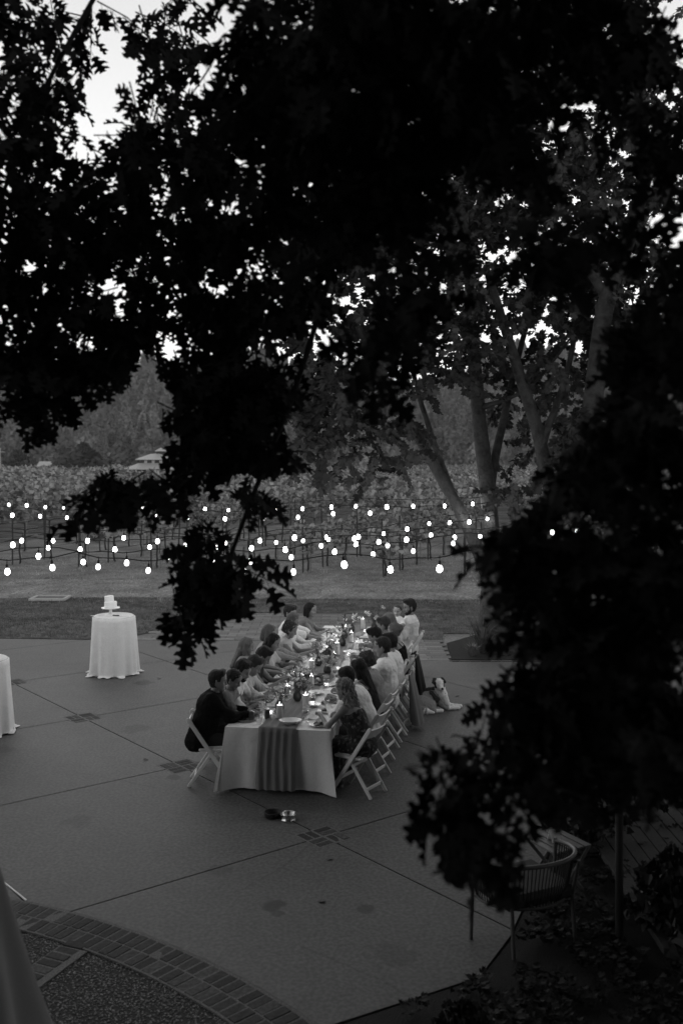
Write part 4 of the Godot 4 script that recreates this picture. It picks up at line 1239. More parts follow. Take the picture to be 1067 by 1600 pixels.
	var lf := [[-0.1, 9.9, "small dry leaf on the concrete in front of the brick inset"], [0.9, 12.2, "dry leaf on the concrete right of the nearest right hand chair"], [-2.6, 13.1, "dry leaf on the concrete left of the suited man's chair"], [1.55, 14.2, "dry leaf on the concrete in front of the dog"], [-3.3, 17.9, "dry leaf on the concrete right of the cake table"], [1.95, 16.6, "dry leaf on the concrete behind the dog's head"], [1.75, 16.9, "dry leaf nearest the chairs behind the dog"], [-0.15, 8.95, "dry leaf beside the dark stain at the bottom of the patio"]]
	for q in lf:
		b = Buf.new(); b.leaf(PLANE_LEAF, Vector3.ZERO, Basis.from_euler(Vector3(0.1, q[0] * 9.0, 0.15)).scaled(Vector3.ONE * 0.075), 0.25)
		tag(part("fallen_leaf", b, mat("dry_leaf", 0.11, 0.8), self, Vector3(q[0], 0.006, -q[1])), q[2], "fallen leaf", "dry leaves scattered on the patio")

var chair0: Node3D
func make_chair(label: String) -> Node3D:       # white folding chair, facing +z
	var m := mat("white_resin", 0.6, 0.45)
	var o := thing("folding_chair", label, "chair", Vector3.ZERO, Basis.IDENTITY, "white folding chairs at the long table")
	for s in [-1, 1]:
		var b := Buf.new(); b.bar(Vector3(s * 0.205, 0.0, 0.27), Vector3(s * 0.205, 0.82, -0.27), 0.022, 0.05, Vector3.RIGHT, Color.WHITE, 0.006)
		b.ball(Vector3(s * 0.205, 0.82, -0.27), Vector3(0.011, 0.022, 0.024)); part("back_post", b, m, o)
		b = Buf.new(); b.bar(Vector3(s * 0.175, 0.0, -0.27), Vector3(s * 0.175, 0.47, 0.06), 0.022, 0.042, Vector3.RIGHT, Color.WHITE, 0.006); part("rear_leg", b, m, o)
	var slope := Basis(Vector3.RIGHT, -0.58)
	for q in [[0.755, -0.227, 0.13], [0.575, -0.11, 0.05]]:
		var b := Buf.new()
		var hh: float = q[2] * 0.5
		for face in [-1.0, 1.0]:
			b.grid(8, 2, func(x: float, y: float) -> Vector3:
				var xx: float = (x - 0.5) * 0.39 * face
				return slope * Vector3(xx, (y - 0.5) * 2.0 * hh, face * 0.008 - 0.022 * cos(xx * 7.0)) + Vector3(0, q[0], q[1] + 0.012))
		for e in [-1.0, 1.0]:
			b.grid(8, 1, func(x: float, y: float) -> Vector3:
				var xx: float = (x - 0.5) * 0.39
				return slope * Vector3(xx, e * hh, (0.5 - y) * 0.016 * e - 0.022 * cos(xx * 7.0)) + Vector3(0, q[0], q[1] + 0.012))
		part("back_slat", b, m, o)
	var b := Buf.new()
	b.box(Vector3(0, 0.445, 0.045), Vector3(0.38, 0.035, 0.38), Basis.IDENTITY, Color.WHITE, 0.012)
	b.box(Vector3(0, 0.47, 0.045), Vector3(0.33, 0.025, 0.32), Basis.IDENTITY, Color.WHITE, 0.012)
	part("seat", b, m, o)
	for q in [[0.175, 0.1, -0.2], [0.175, 0.36, -0.018], [0.2, 0.2, 0.138], [0.2, 0.41, -0.0]]:
		b = Buf.new(); b.box(Vector3(0, q[1], q[2]), Vector3(q[0] * 2.0 - 0.02, 0.04, 0.018), Basis.IDENTITY, Color.WHITE, 0.005); part("stretcher", b, m, o)
	return o

func chair(at: Vector3, face: Vector3, who: String) -> void:
	var y := Basis(Vector3.UP.cross(face), Vector3.UP, face)
	var label := "white folding chair under %s" % who
	if chair0 == null:
		chair0 = make_chair(label)
		chair0.transform = Transform3D(y, at)
	else: copy(chair0, label, at, y)

# ------------------------------------------------------------------ what stands on the table
func lathe_mesh(p: Array, m: Material, sides := 20) -> ArrayMesh:
	var b := Buf.new()
	b.lathe(p, Vector3.ZERO, sides)
	return b.mesh(m)

func flame_light(at: Vector3, e: float, size: float, called: String) -> void:
	var l := OmniLight3D.new()
	l.name = numbered(called)
	l.light_energy = e
	l.light_size = size
	l.omni_range = 12.0
	l.omni_attenuation = 2.0
	l.shadow_enabled = true
	add_child(l)
	l.position = at

var plate_mesh: ArrayMesh
var food_meshes := []
func plate(t: float, s: float, label: String, with_food := true) -> void:
	if plate_mesh == null:
		plate_mesh = lathe_mesh([[0.075, 0.0], [0.085, 0.002], [0.13, 0.016], [0.136, 0.02], [0.13, 0.021], [0.085, 0.007], [0.0, 0.006]], mat("glazed_plate", 0.6, 0.25), 28)
		for k in 4:
			rng.seed = 500 + k
			var b := Buf.new()
			for j in 14:
				var a := rnd(0, TAU)
				var r := rnd(0.0, 0.075)
				var l: float = [0.15, 0.35, 0.5, 1.0, 1.6, 2.6][rng.randi() % 6]
				var sz := rnd(0.012, 0.03)
				b.ball(Vector3(cos(a) * r, 0.012 + sz * 0.3, sin(a) * r), Vector3(sz * rnd(0.7, 1.5), sz * 0.55, sz * rnd(0.7, 1.3)), Color(l, l, l), 4, 6)
			for j in 5: b.leaf(PLANE_LEAF, Vector3(rnd(-0.06, 0.06), 0.025, rnd(-0.06, 0.06)), any_basis(0.04), 0.2, Color(0.5, 0.5, 0.5))
			food_meshes.append(b.mesh(mat("food", 0.16, 0.6)))
	var o := thing("dinner_plate", label, "plate", T(t, s, TH + 0.004), turn(t * 3.0), "dinner plates along the long table")
	put("plate", plate_mesh, o)
	if with_food: put("food", food_meshes[int(t * 7.0) % 4], o)

var glass_mesh: ArrayMesh
var wine_mesh: ArrayMesh
var tumbler_mesh: ArrayMesh
var water_mesh: ArrayMesh
func wine_glass(t: float, s: float, label: String, full := 1) -> void:
	if glass_mesh == null:
		var gm := mat("clear_glass", 0.9, 0.02, {"alpha": 0.18, "spec": 0.6})
		glass_mesh = lathe_mesh([[0.034, 0.0], [0.034, 0.002], [0.006, 0.006], [0.004, 0.012], [0.004, 0.085], [0.012, 0.095], [0.036, 0.12], [0.042, 0.145], [0.038, 0.185], [0.034, 0.205]], gm, 20)
		wine_mesh = lathe_mesh([[0.0, 0.094], [0.012, 0.098], [0.034, 0.12], [0.038, 0.136], [0.0, 0.136]], mat("red_wine", 0.012, 0.1), 16)
		tumbler_mesh = lathe_mesh([[0.0, 0.004], [0.028, 0.004], [0.03, 0.0], [0.036, 0.1]], gm, 18)
		water_mesh = lathe_mesh([[0.0, 0.006], [0.028, 0.006], [0.033, 0.06], [0.0, 0.06]], mat("water", 0.9, 0.03, {"alpha": 0.25}), 16)
	var o := thing("wine_glass", label, "wine glass", T(t, s, TH + 0.004), Basis.IDENTITY, "wine glasses on the long table")
	put("bowl", glass_mesh, o)
	if full: put("wine", wine_mesh, o)

func tumbler(t: float, s: float, label: String) -> void:
	var o := thing("tumbler", label, "tumbler", T(t, s, TH + 0.004), Basis.IDENTITY, "water tumblers on the long table")
	put("glass", tumbler_mesh, o)
	put("water", water_mesh, o)

func candle(t: float, s: float, h: float, r: float, label: String) -> void:
	var at := T(t, s, TH + 0.022)
	var o := thing("pillar_candle", label, "candle", at, Basis.IDENTITY, "lit pillar candles along the runner")
	part("wax", lathe([[0.0, 0.0], [r, 0.0], [r, h - 0.004], [r - 0.004, h], [r * 0.7, h - 0.004], [0.0, h - 0.008]]), mat("candle_wax", 0.5, 0.5), o)
	part("wick", tube_of([Vector3(0, h - 0.008, 0), Vector3(0.001, h + 0.008, 0)], 0.0015), mat("wick", 0.02, 0.9), o)
	part("flame", lathe([[0.0, h + 0.003], [0.006, h + 0.012], [0.0065, h + 0.018], [0.003, h + 0.034], [0.0, h + 0.044]]), mat("candle_flame", 0.8, 0.8, {"emit": 2.0}), o)
	flame_light(at + Vector3(0, h + 0.02, 0), 0.015, 0.012, "candle_light")

func lathe(p: Array, sides := 18) -> Buf:
	var b := Buf.new()
	b.lathe(p, Vector3.ZERO, sides)
	return b

func tube_of(p: Array, r: float, sides := 6) -> Buf:
	var b := Buf.new()
	b.tube(p, [r], sides)
	return b

func flowers(t: float, s: float, h: float, sd: int, label: String) -> void:
	rng.seed = 700 + sd
	var o := thing("flower_vase", label, "flower arrangement", T(t, s, TH + 0.02), turn(sd), "flower arrangements along the runner")
	part("vase", lathe([[0.0, 0.0], [0.04, 0.0], [0.06, 0.04], [0.055, 0.09], [0.035, 0.12], [0.04, 0.13], [0.036, 0.13], [0.03, 0.12], [0.0, 0.1]]), mat("dark_glaze", 0.03, 0.3), o)
	var st := Buf.new()
	var lv := Buf.new()
	var bl := Buf.new()
	for k in 15:
		var a := rnd(0, TAU)
		var out := rnd(0.03, 0.2)
		var top := Vector3(cos(a) * out, rnd(0.16, h), sin(a) * out)
		st.tube([Vector3(0, 0.1, 0), top * 0.5 + Vector3(0, 0.08, 0), top], [0.0025], 4)
		if k < 7:
			var r := rnd(0.018, 0.034)
			for j in 9:
				var bs := Basis.from_euler(Vector3(rnd(-0.4, 1.2), TAU * j / 9.0, 0)).scaled(Vector3.ONE * r * 1.7)
				var l := rnd(0.8, 1.1)
				bl.leaf([[0.0, 0.0], [0.3, 0.3], [0.4, 0.7], [0.0, 1.0]], top, bs, 0.5, Color(l, l, l))
			bl.ball(top, Vector3.ONE * r * 0.45, Color(0.6, 0.6, 0.6), 4, 6)
		else:
			for j in 4: lv.leaf([[0.0, 0.0], [0.16, 0.3], [0.14, 0.65], [0.0, 1.0]], top * (0.55 + 0.14 * j), Basis.from_euler(Vector3(rnd(-1.2, 0.3), rnd(0, TAU), 0)).scaled(Vector3.ONE * rnd(0.05, 0.1)), 0.2)
	part("stems", st, mat("stem", 0.05, 0.8), o)
	part("leaves", lv, mat("flower_leaf", 0.04, 0.7), o)
	part("blossoms", bl, mat("petal_%d" % (sd % 3), [0.7, 0.55, 0.3][sd % 3], 0.7, {"back": 0.3}), o)

func table_top() -> void:
	# candles
	var cs := [[0.42, 0.57, 0.16, 0.04, "stout lit candle on the runner at the near end, right of the cans"], [0.93, 0.8, 0.17, 0.04, "lit candle behind the near flowers, left of the blonde woman's glass"], [1.52, 0.44, 0.14, 0.035, "lit candle beside the second flower vase"], [2.12, 0.66, 0.15, 0.035, "lit candle before the stacked dark platters"], [3.0, 0.5, 0.18, 0.035, "lit candle behind the stacked dark platters"], [3.75, 0.72, 0.14, 0.035, "lit candle beside the middle flower vase"], [4.35, 0.68, 0.2, 0.042, "tall bright candle right of the tall dark stems"], [4.9, 0.5, 0.14, 0.035, "lit candle past the tall dark stems"], [5.5, 0.75, 0.17, 0.035, "lit candle before the last flower vases"], [6.2, 0.55, 0.15, 0.035, "lit candle near the woman with the black bob"], [6.85, 0.78, 0.18, 0.04, "lit candle closest to the far end of the table"]]
	for q in cs: candle(q[0], q[1], q[2], q[3], q[4])
	# votives
	for k in 12:
		var t := 0.55 + k * 0.54
		var s := 0.43 if k % 2 == 0 else 0.86
		var o := thing("votive", ["small votive left of runner before ", "small votive right of runner before "][k % 2] + (LEFT[k][1] if k % 2 == 0 else RIGHT[mini(k, 10)][1]), "votive candle", T(t, s, TH + 0.005), Basis.IDENTITY, "votive candles on the long table")
		part("glass", lathe([[0.0, 0.003], [0.026, 0.003], [0.03, 0.0], [0.036, 0.06]], 14), mat("clear_glass", 0.9, 0.02, {"alpha": 0.18, "spec": 0.6}), o)
		part("wax", lathe([[0.0, 0.005], [0.024, 0.005], [0.028, 0.026], [0.0, 0.026]], 12), mats["candle_wax"], o)
		part("flame", lathe([[0.0, 0.03], [0.005, 0.036], [0.003, 0.052], [0.0, 0.06]], 8), mats["candle_flame"], o)
		flame_light(T(t, s, TH + 0.05), 0.015 * 0.3, 0.012, "votive_light")
	# flowers
	var fs := [[0.75, 0.5, 0.32, 1, "pale blooms and dark stems in a vase at the near end of the runner"], [1.3, 0.62, 0.3, 2, "second flower vase from the near end, with pale petals"], [1.95, 0.5, 0.34, 3, "dark leafy vase beside the platters"], [2.95, 0.75, 0.3, 4, "flower vase behind the platters on the right of the runner"], [3.5, 0.52, 0.36, 5, "grey blooms in the middle of the table"], [4.2, 0.55, 0.48, 6, "tallest dark stems standing past the middle of the table"], [5.15, 0.65, 0.34, 7, "flower vase before the grey haired man"], [5.85, 0.58, 0.34, 8, "flower vase before the man in the dark waistcoat"], [6.5, 0.62, 0.36, 9, "flower vase opposite the man holding the baby"], [6.95, 0.98, 0.42, 10, "bright flowers standing on the far right corner of the table"]]
	for q in fs: flowers(q[0], q[1], q[2], q[3], q[4])
	# cans, bowl, platters, small dishes at the near end
	for q in [[0.3, 0.25, "dark drinks can by the plate of the man in the black suit"], [0.4, 0.42, "dark drinks can left of the stout near candle"]]:
		var o := thing("drinks_can", q[2], "drinks can", T(q[0], q[1], TH + 0.004), turn(q[1] * 9.0))
		part("can", lathe([[0.0, 0.002], [0.026, 0.0], [0.033, 0.01], [0.033, 0.112], [0.027, 0.122]]), mat("can_print", 0.07, 0.35, {"tex": speckle(0.3, 2.4, 0.03, 2, 128, FastNoiseLite.TYPE_CELLULAR), "scale": 6.0, "world": false}), o)
		part("lid", lathe([[0.027, 0.12], [0.027, 0.124], [0.024, 0.119], [0.0, 0.119]]), mat("cutlery_steel", 0.6, 0.25, {"metal": 1.0}), o)
	tag(part("serving_bowl", lathe([[0.0, 0.0], [0.05, 0.0], [0.06, 0.008], [0.115, 0.05], [0.12, 0.056], [0.114, 0.056], [0.055, 0.014], [0.0, 0.012]], 32), mats["white_china"], self, T(0.2, 0.75, TH + 0.006), Basis(Vector3(1.15, 0, 0), Vector3.UP, Vector3(0, 0, 0.9))), "empty white oval bowl at the near edge beside the runner", "serving bowl")
	var dark := mat("dark_board", 0.035, 0.6)
	for q in [[2.35, 0.62, 0.0, "dark slatted serving board near the middle, closest of the two"], [2.75, 0.6, 0.15, "dark slatted serving board just behind the nearer one"]]:
		var o := thing("serving_board", q[3], "serving board", T(q[0], q[1], TH + 0.02), Basis(ACROSS, Vector3.UP, -ALONG) * turn(q[2]))
		for k in 5: part("slat", slat_box(Vector3(0, 0.01, -0.13 + k * 0.066), Vector3(0.42, 0.02, 0.045)), dark, o)
		rng.seed = int(q[0] * 100)
		for k in 10:
			var fb := Buf.new()
			fb.ball(Vector3.ZERO, Vector3(rnd(0.02, 0.05), 0.018, rnd(0.015, 0.03)), Color.WHITE, 4, 7)
			part("food", fb, mat("board_food_%d" % (k % 3), [0.05, 0.2, 0.4][k % 3], 0.6), o, Vector3(rnd(-0.17, 0.17), 0.035, rnd(-0.13, 0.13)), turn(rnd(0, 3)))
	var bowls := [[1.1, 0.85, "shallow pale dish of food before the man in the white shirt"], [1.75, 0.8, "shallow dish of food before the woman with long black hair"], [3.3, 0.38, "shallow dish of food left of the middle of the runner"], [4.6, 0.85, "shallow dish of food before the young man with rolled sleeves"], [5.6, 0.42, "shallow dish of food before the short haired woman"]]
	for q in bowls:
		var o := thing("side_dish", q[2], "dish", T(q[0], q[1], TH + 0.006))
		part("dish", lathe([[0.0, 0.0], [0.06, 0.0], [0.11, 0.03], [0.113, 0.034], [0.106, 0.032], [0.055, 0.008], [0.0, 0.006]], 26), mats["white_china"], o)
		put("food", food_meshes[0] if food_meshes.size() > 0 else null, o) if food_meshes.size() > 0 else null
	# glasses: spots between the places, each named by whom it stands before
	for k in 11:
		var who: Array = LEFT[k]
		var t: float = who[0]
		if k % 4 != 3: wine_glass(t + 0.16, 0.34 + 0.03 * (k % 3), "wine glass before " + who[1], k % 3)
		if k % 2 == 0 or k == 1: tumbler(t - 0.12, 0.37, "water tumbler before " + who[1])
		who = RIGHT[k]
		t = who[0]
		if k % 4 != 2: wine_glass(t + 0.12, TW - 0.36 - 0.03 * (k % 2), "wine glass before " + who[1], (k + 1) % 3)
		if k % 2 == 1: tumbler(t - 0.14, TW - 0.4, "water tumbler before " + who[1])
	for k in 11:
		plate(LEFT[k][0] + 0.02, 0.17, "dinner plate before " + LEFT[k][1])
		if k < 10: plate(RIGHT[k][0], TW - 0.17, "dinner plate before " + RIGHT[k][1])
	# folded napkins and loose cutlery
	var nap := Buf.new()
	nap.grid(8, 8, func(x: float, y: float) -> Vector3: return Vector3((x - 0.5) * 0.16, 0.012 + 0.012 * sin(x * 7.0 + y * 3.0) * (1.0 - absf(y - 0.5)), (0.5 - y) * 0.22))
	var nm := nap.mesh(mat("napkin", 0.5, 0.95))
	for q in [[0.55, 0.98, "crumpled pale napkin beside the blonde woman's plate"], [1.0, 0.3, "crumpled napkin before the bearded man"], [2.3, 0.95, "crumpled napkin before the woman with a hair clip"], [3.2, 0.3, "crumpled napkin before the woman with fair straight hair"], [4.4, 0.35, "crumpled napkin before the woman in the patterned blouse"], [5.0, 0.95, "crumpled napkin before the woman with pinned up hair"], [6.0, 0.92, "crumpled napkin before the woman with light brown hair"]]:
		tag(put("napkin", nm, self, T(q[0], q[1], TH + 0.004), turn(q[0] * 5.0)), q[2], "napkin", "crumpled napkins on the table")
	var cut := Buf.new()
	cut.box(Vector3(0, 0.003, 0.03), Vector3(0.009, 0.003, 0.13)); cut.box(Vector3(0, 0.003, -0.065), Vector3(0.02, 0.002, 0.06))
	var cm := cut.mesh(mats["cutlery_steel"])
	for k in 9:
		tag(put("fork", cm, self, T(LEFT[k][0] + 0.2, 0.12, TH + 0.006), Basis(ALONG, Vector3.UP, ALONG.cross(Vector3.UP))), "fork lying beside the plate of " + LEFT[k][1], "fork", "forks beside plates")

func slat_box(c: Vector3, s: Vector3, bev := 0.004) -> Buf:
	var b := Buf.new()
	b.box(c, s, Basis.IDENTITY, Color.WHITE, bev)
	return b

# ------------------------------------------------------------------ string lights
func strings() -> void:
	var cable := mat("black_cable", 0.012, 0.7)
	var prof := [[0.0, -0.115], [0.018, -0.111], [0.031, -0.096], [0.036, -0.075], [0.033, -0.052], [0.02, -0.03], [0.015, -0.02]]
	var bulbs := []
	for k in 3: bulbs.append(lathe_mesh(prof, mat("bulb_glow_%d" % k, 0.9, 0.4, {"emit": 7.0 * [0.25, 0.7, 1.6][k]}), 14))
	var socket := lathe_mesh([[0.0, -0.035], [0.017, -0.035], [0.019, -0.015], [0.017, 0.02], [0.008, 0.03], [0.0, 0.03]], cable, 10)
	var runs := [["nearest string of lit bulbs, hanging lowest across the view", [[-5.2, 2.69, -13.0], [1.39, 2.71, -13.0], [3.2, 3.0, -14.0]], 0.61, 0.3], ["second string of lit bulbs, just behind the nearest", [[-5.6, 2.68, -14.0], [-0.94, 2.7, -14.2], [3.2, 2.9, -15.0]], 0.6, 0.1], ["third string of lit bulbs, the lower of three across the middle", [[-6.6, 2.58, -17.0], [-1.49, 2.6, -17.0], [0.96, 2.64, -17.2], [3.1, 2.8, -20.4]], 0.6, 0.45], ["fourth string of lit bulbs, the upper of three across the middle", [[-7.0, 2.68, -17.8], [-0.68, 2.66, -17.8], [3.1, 2.92, -20.4]], 0.6, 0.2], ["short string of lit bulbs running right past the plane trunk", [[-1.3, 2.66, -17.5], [1.65, 2.72, -17.5], [4.3, 2.84, -18.0]], 0.45, 0.15], ["highest and farthest string of lit bulbs, ending at the plane trunk", [[-9.8, 2.88, -26.0], [-1.89, 2.97, -22.0], [3.1, 3.2, -20.45]], 0.62, 0.35], ["far string of lit bulbs just below the highest one", [[-8.4, 2.86, -22.4], [-1.72, 2.92, -20.0], [3.1, 3.06, -20.42]], 0.75, 0.5]]
	var r := 0
	for q in runs:
		var pts := []
		for p in q[1]: pts.append(Vector3(p[0], p[1], p[2]))
		var o := thing("string_light", q[0], "string light", Vector3.ZERO, Basis.IDENTITY, "strings of lit bulbs over the patio")
		var curve := bezier(pts, 60)
		for k in 61: curve[k].y -= 0.09 * absf(sin(k * PI / (12.0 + r * 1.5) + r)) - 0.05
		var total := 0.0
		for k in 60: total += curve[k].distance_to(curve[k + 1])
		var line := []
		rng.seed = 60 + r
		r += 1
		var d: float = q[3]
		var spots := []
		var acc := 0.0
		for k in 60:
			var seg: float = curve[k].distance_to(curve[k + 1])
			while d <= acc + seg:
				spots.append(curve[k].lerp(curve[k + 1], (d - acc) / seg))
				d += q[2] * rnd(0.9, 1.1)
			acc += seg
		for k in 61:
			var near := 9.0
			for s in spots: near = minf(near, s.distance_to(curve[k]))
			line.append(curve[k] + Vector3(0, 0.03 * minf(near / 0.3, 1.0) - 0.01, 0))
		var b := Buf.new()
		b.tube(line, [0.008], 5)
		part("cable", b, cable, o)
		for s in spots:
			if absf(s.x) > -s.z * 0.345 + 0.3: continue
			if (r == 3 or r == 7) and s.x > 0.95: continue
			var at: Vector3 = s + Vector3(0, -0.06 - rnd(0.0, 0.03), 0)
			var sw := Basis.from_euler(Vector3(rnd(-0.12, 0.12), 0, rnd(-0.15, 0.15)))
			var strong := rng.randi() % 3
			var lb := put("light_bulb", bulbs[strong], o, at, sw * Basis.from_scale(Vector3.ONE * rnd(0.85, 1.15)))
			put("socket", socket, lb)
			var cord := Buf.new()
			cord.tube([Vector3(0, 0.025, 0), sw.inverse() * Vector3(0, s.y - at.y + 0.01, 0)], [0.005], 4)
			part("cord", cord, cable, lb)
			flame_light(at + sw * Vector3(0, -0.07, 0), 0.045 * [0.7, 1.0, 1.3][strong], 0.03, "bulb_light")

# ------------------------------------------------------------------ the dark corner by the house
func corner() -> void:
	# closed umbrella at the lower left
	var u := thing("closed_umbrella", "closed pale canvas umbrella cut by the lower left edge", "umbrella", Vector3(-1.99, 0, -5.0))
	var b := Buf.new()
	b.grid(96, 20, func(x: float, y: float) -> Vector3:
		var a := x * TAU + 0.2
		var v := 1.0 - y
		var r := 0.03 + 0.5 * pow(v, 1.0)
		r *= 1.0 + 0.13 * v * sin(a * 8.0) + 0.04 * sin(a * 3.0 + v * 5.0)
		return Vector3(cos(a) * r, 2.68 - 1.75 * v, -sin(a) * r))
	part("canopy", b, mat("canvas", 0.3, 0.95, {"tex": speckle(0.85, 1.1, 0.1, 3, 256), "scale": 3.0}), u)
	part("pole", tube_of([Vector3(0, 0, 0), Vector3(0, 2.75, 0)], 0.022, 10), mat("umbrella_pole", 0.1, 0.5), u)
	part("base", lathe([[0.24, 0.0], [0.24, 0.05], [0.05, 0.09], [0.03, 0.2], [0.0, 0.2]], 24), mat("cast_base", 0.05, 0.7), u)
	# rope lounge chair seen from behind
	var lc := thing("lounge_chair", "rope lounge chair with a tubular rim in the dark lower right", "lounge chair", Vector3(1.5, 0, -8.35), turn(PI + 0.45))
	var frame := mat("lounge_frame", 0.07, 0.5)
	var rope := mat("lounge_rope", 0.015, 0.9)
	var rim := []
	for k in 25:
		var a := lerpf(-0.25, PI + 0.25, k / 24.0)
		rim.append(Vector3(cos(a) * 0.46, 0.68 + 0.05 * sin(a), -sin(a) * 0.42))
	b = Buf.new(); b.tube(bezier(rim, 40), [0.018], 8); part("rim", b, frame, lc)
	var low := []
	for k in 25:
		var a := lerpf(-0.25, PI + 0.25, k / 24.0)
		low.append(Vector3(cos(a) * 0.4, 0.36, -sin(a) * 0.34))
	b = Buf.new(); b.tube(bezier(low, 40), [0.014], 8); part("seat_ring", b, frame, lc)
	for k in 49:
		var a := lerpf(-0.2, PI + 0.2, k / 48.0)
		part("rope", tube_of([Vector3(cos(a) * 0.4, 0.37, -sin(a) * 0.34), Vector3(cos(a) * 0.455, 0.68 + 0.05 * sin(a), -sin(a) * 0.415)], 0.006, 4), rope, lc)
	for q in [[0.42, 0.1], [-0.42, 0.1], [0.3, -0.33], [-0.3, -0.33]]:
		part("leg", tube_of([Vector3(q[0] * 1.02, 0.0, q[1]), Vector3(q[0], 0.38, q[1] * 0.9), Vector3(q[0] * 1.06, 0.69, q[1] * 1.1)], 0.016, 8), frame, lc)
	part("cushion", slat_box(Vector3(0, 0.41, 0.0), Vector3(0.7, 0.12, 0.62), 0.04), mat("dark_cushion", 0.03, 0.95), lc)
	# small white slatted folding table beyond it, a napkin of paper on it
	var ft := thing("folding_table", "pale crossed leg folding side table behind the lounge chair", "side table", Vector3(1.98, 0, -9.15), turn(0.5))
	for k in 5: part("slat", slat_box(Vector3(-0.18 + k * 0.09, 0.46, 0), Vector3(0.07, 0.018, 0.44)), mat("grey_resin", 0.1, 0.5), ft)
	for s in [-1, 1]:
		b = Buf.new(); b.bar(Vector3(-0.2, 0, s * 0.2), Vector3(0.2, 0.45, s * 0.2), 0.02, 0.03, Vector3(0, 0, 1)); part("leg", b, mats["grey_resin"], ft)
		b = Buf.new(); b.bar(Vector3(0.2, 0, s * 0.17), Vector3(-0.2, 0.45, s * 0.17), 0.02, 0.03, Vector3(0, 0, 1)); part("leg", b, mats["grey_resin"], ft)
	var card := thing("menu_card", "small white folded card on the side table in the dark lower right", "card", Vector3(1.95, 0.47, -9.15), turn(0.3))
	b = Buf.new()
	for s in [-1, 1]: b.box(Vector3(0, 0.05, s * 0.025), Vector3(0.09, 0.11, 0.003), Basis(Vector3.RIGHT, s * -0.42))
	part("card", b, mat("white_paper", 0.8, 0.8), card)
	# post, deck, shrubs
	var post := thing("garden_post", "slim black post standing in the dark at the right", "post", Vector3(2.27, 0, -8.15))
	part("post", tube_of([Vector3(0, 0, 0), Vector3(0, 3.4, 0)], 0.032, 10), mat("black_metal", 0.015, 0.6), post)
	part("base", lathe([[0.06, 0.0], [0.06, 0.02], [0.04, 0.05], [0.0, 0.05]], 16), mats["black_metal"], post)
	var deck := Node3D.new()
	deck.name = "timber_deck"
	deck.set_meta("kind", "structure")
	add_child(deck)
	for k in 12: part("plank", slat_box(Vector3(2.62 + k * 0.145, 0.07, -9.6), Vector3(0.135, 0.06, 3.4)), mat("deck_wood", 0.05, 0.85, {"tex": speckle(0.6, 1.3, 0.06, 4, 256), "scale": 1.5}), deck)
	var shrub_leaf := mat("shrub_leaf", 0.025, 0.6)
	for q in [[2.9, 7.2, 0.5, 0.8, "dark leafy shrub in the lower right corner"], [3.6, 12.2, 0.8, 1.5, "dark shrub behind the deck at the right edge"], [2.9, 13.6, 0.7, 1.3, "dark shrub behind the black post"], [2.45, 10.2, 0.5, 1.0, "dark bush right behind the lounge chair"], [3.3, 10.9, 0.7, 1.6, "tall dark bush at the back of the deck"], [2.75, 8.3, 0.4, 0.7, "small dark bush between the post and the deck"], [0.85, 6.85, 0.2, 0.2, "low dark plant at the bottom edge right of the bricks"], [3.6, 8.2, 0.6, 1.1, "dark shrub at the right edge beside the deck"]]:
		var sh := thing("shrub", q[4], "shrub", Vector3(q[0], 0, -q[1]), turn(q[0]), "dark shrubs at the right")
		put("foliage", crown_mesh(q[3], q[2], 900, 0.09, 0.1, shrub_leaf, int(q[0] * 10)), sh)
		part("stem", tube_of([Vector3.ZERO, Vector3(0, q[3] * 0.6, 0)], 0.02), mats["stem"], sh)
	# the house whose balcony the view is taken from: wall, eaves and balcony edge behind and above the lens
	var hs := thing("house", "house wall with balcony and eaves behind the viewpoint", "house", Vector3(0, 0, 1.6))
	var stucco := mat("dark_stucco", 0.12, 0.9)
	part("wall", slat_box(Vector3(0, 3.6, 0.15), Vector3(22, 7.2, 0.3), 0.01), stucco, hs)
	part("eaves", slat_box(Vector3(0, 7.25, -1.35), Vector3(23, 0.25, 3.7), 0.02), mat("eaves_timber", 0.06, 0.9), hs)
	part("balcony_floor", slat_box(Vector3(0, 2.3, -0.75), Vector3(6, 0.2, 1.5), 0.02), mats["eaves_timber"], hs)
	for k in 3: part("window", slat_box(Vector3(-6 + k * 6, 4.4, -0.02), Vector3(1.2, 1.9, 0.06), 0.01), mat("window_dark", 0.02, 0.1), hs)

# ------------------------------------------------------------------ the guests
const LEFT := [[0.3, "the man in the black suit"], [0.72, "the dark haired youth in a grey T-shirt"], [1.12, "the bearded man with braces"], [1.6, "the man in the pale striped shirt"], [2.12, "the dark haired man in the black sleeveless top"], [2.65, "the woman with fair straight hair"], [3.15, "the woman with long black hair on the left side"], [3.72, "the woman in the patterned blouse"], [4.25, "the short haired woman in a pale sleeveless top"], [4.9, "the grey haired man"], [5.55, "the man in the dark waistcoat"], [6.25, "the woman with the black bob"]]
const RIGHT := [[0.22, "the blonde woman in the floral dress"], [0.86, "the dark haired man in the nearest white shirt"], [1.4, "the woman with long black hair on the right side"], [1.92, "the woman with a hair clip"], [2.52, "the tall man in the white shirt"], [3.05, "the young man with rolled sleeves"], [3.75, "the black haired man half hidden on the right"], [4.25, "the woman with pinned up fair hair"], [4.75, "the person with brown cropped hair"], [5.3, "the woman with long light brown hair"], [6.35, "the bearded man holding the baby"]]

var head_buf: Buf
var hand_buf: Buf
var hairs := {}

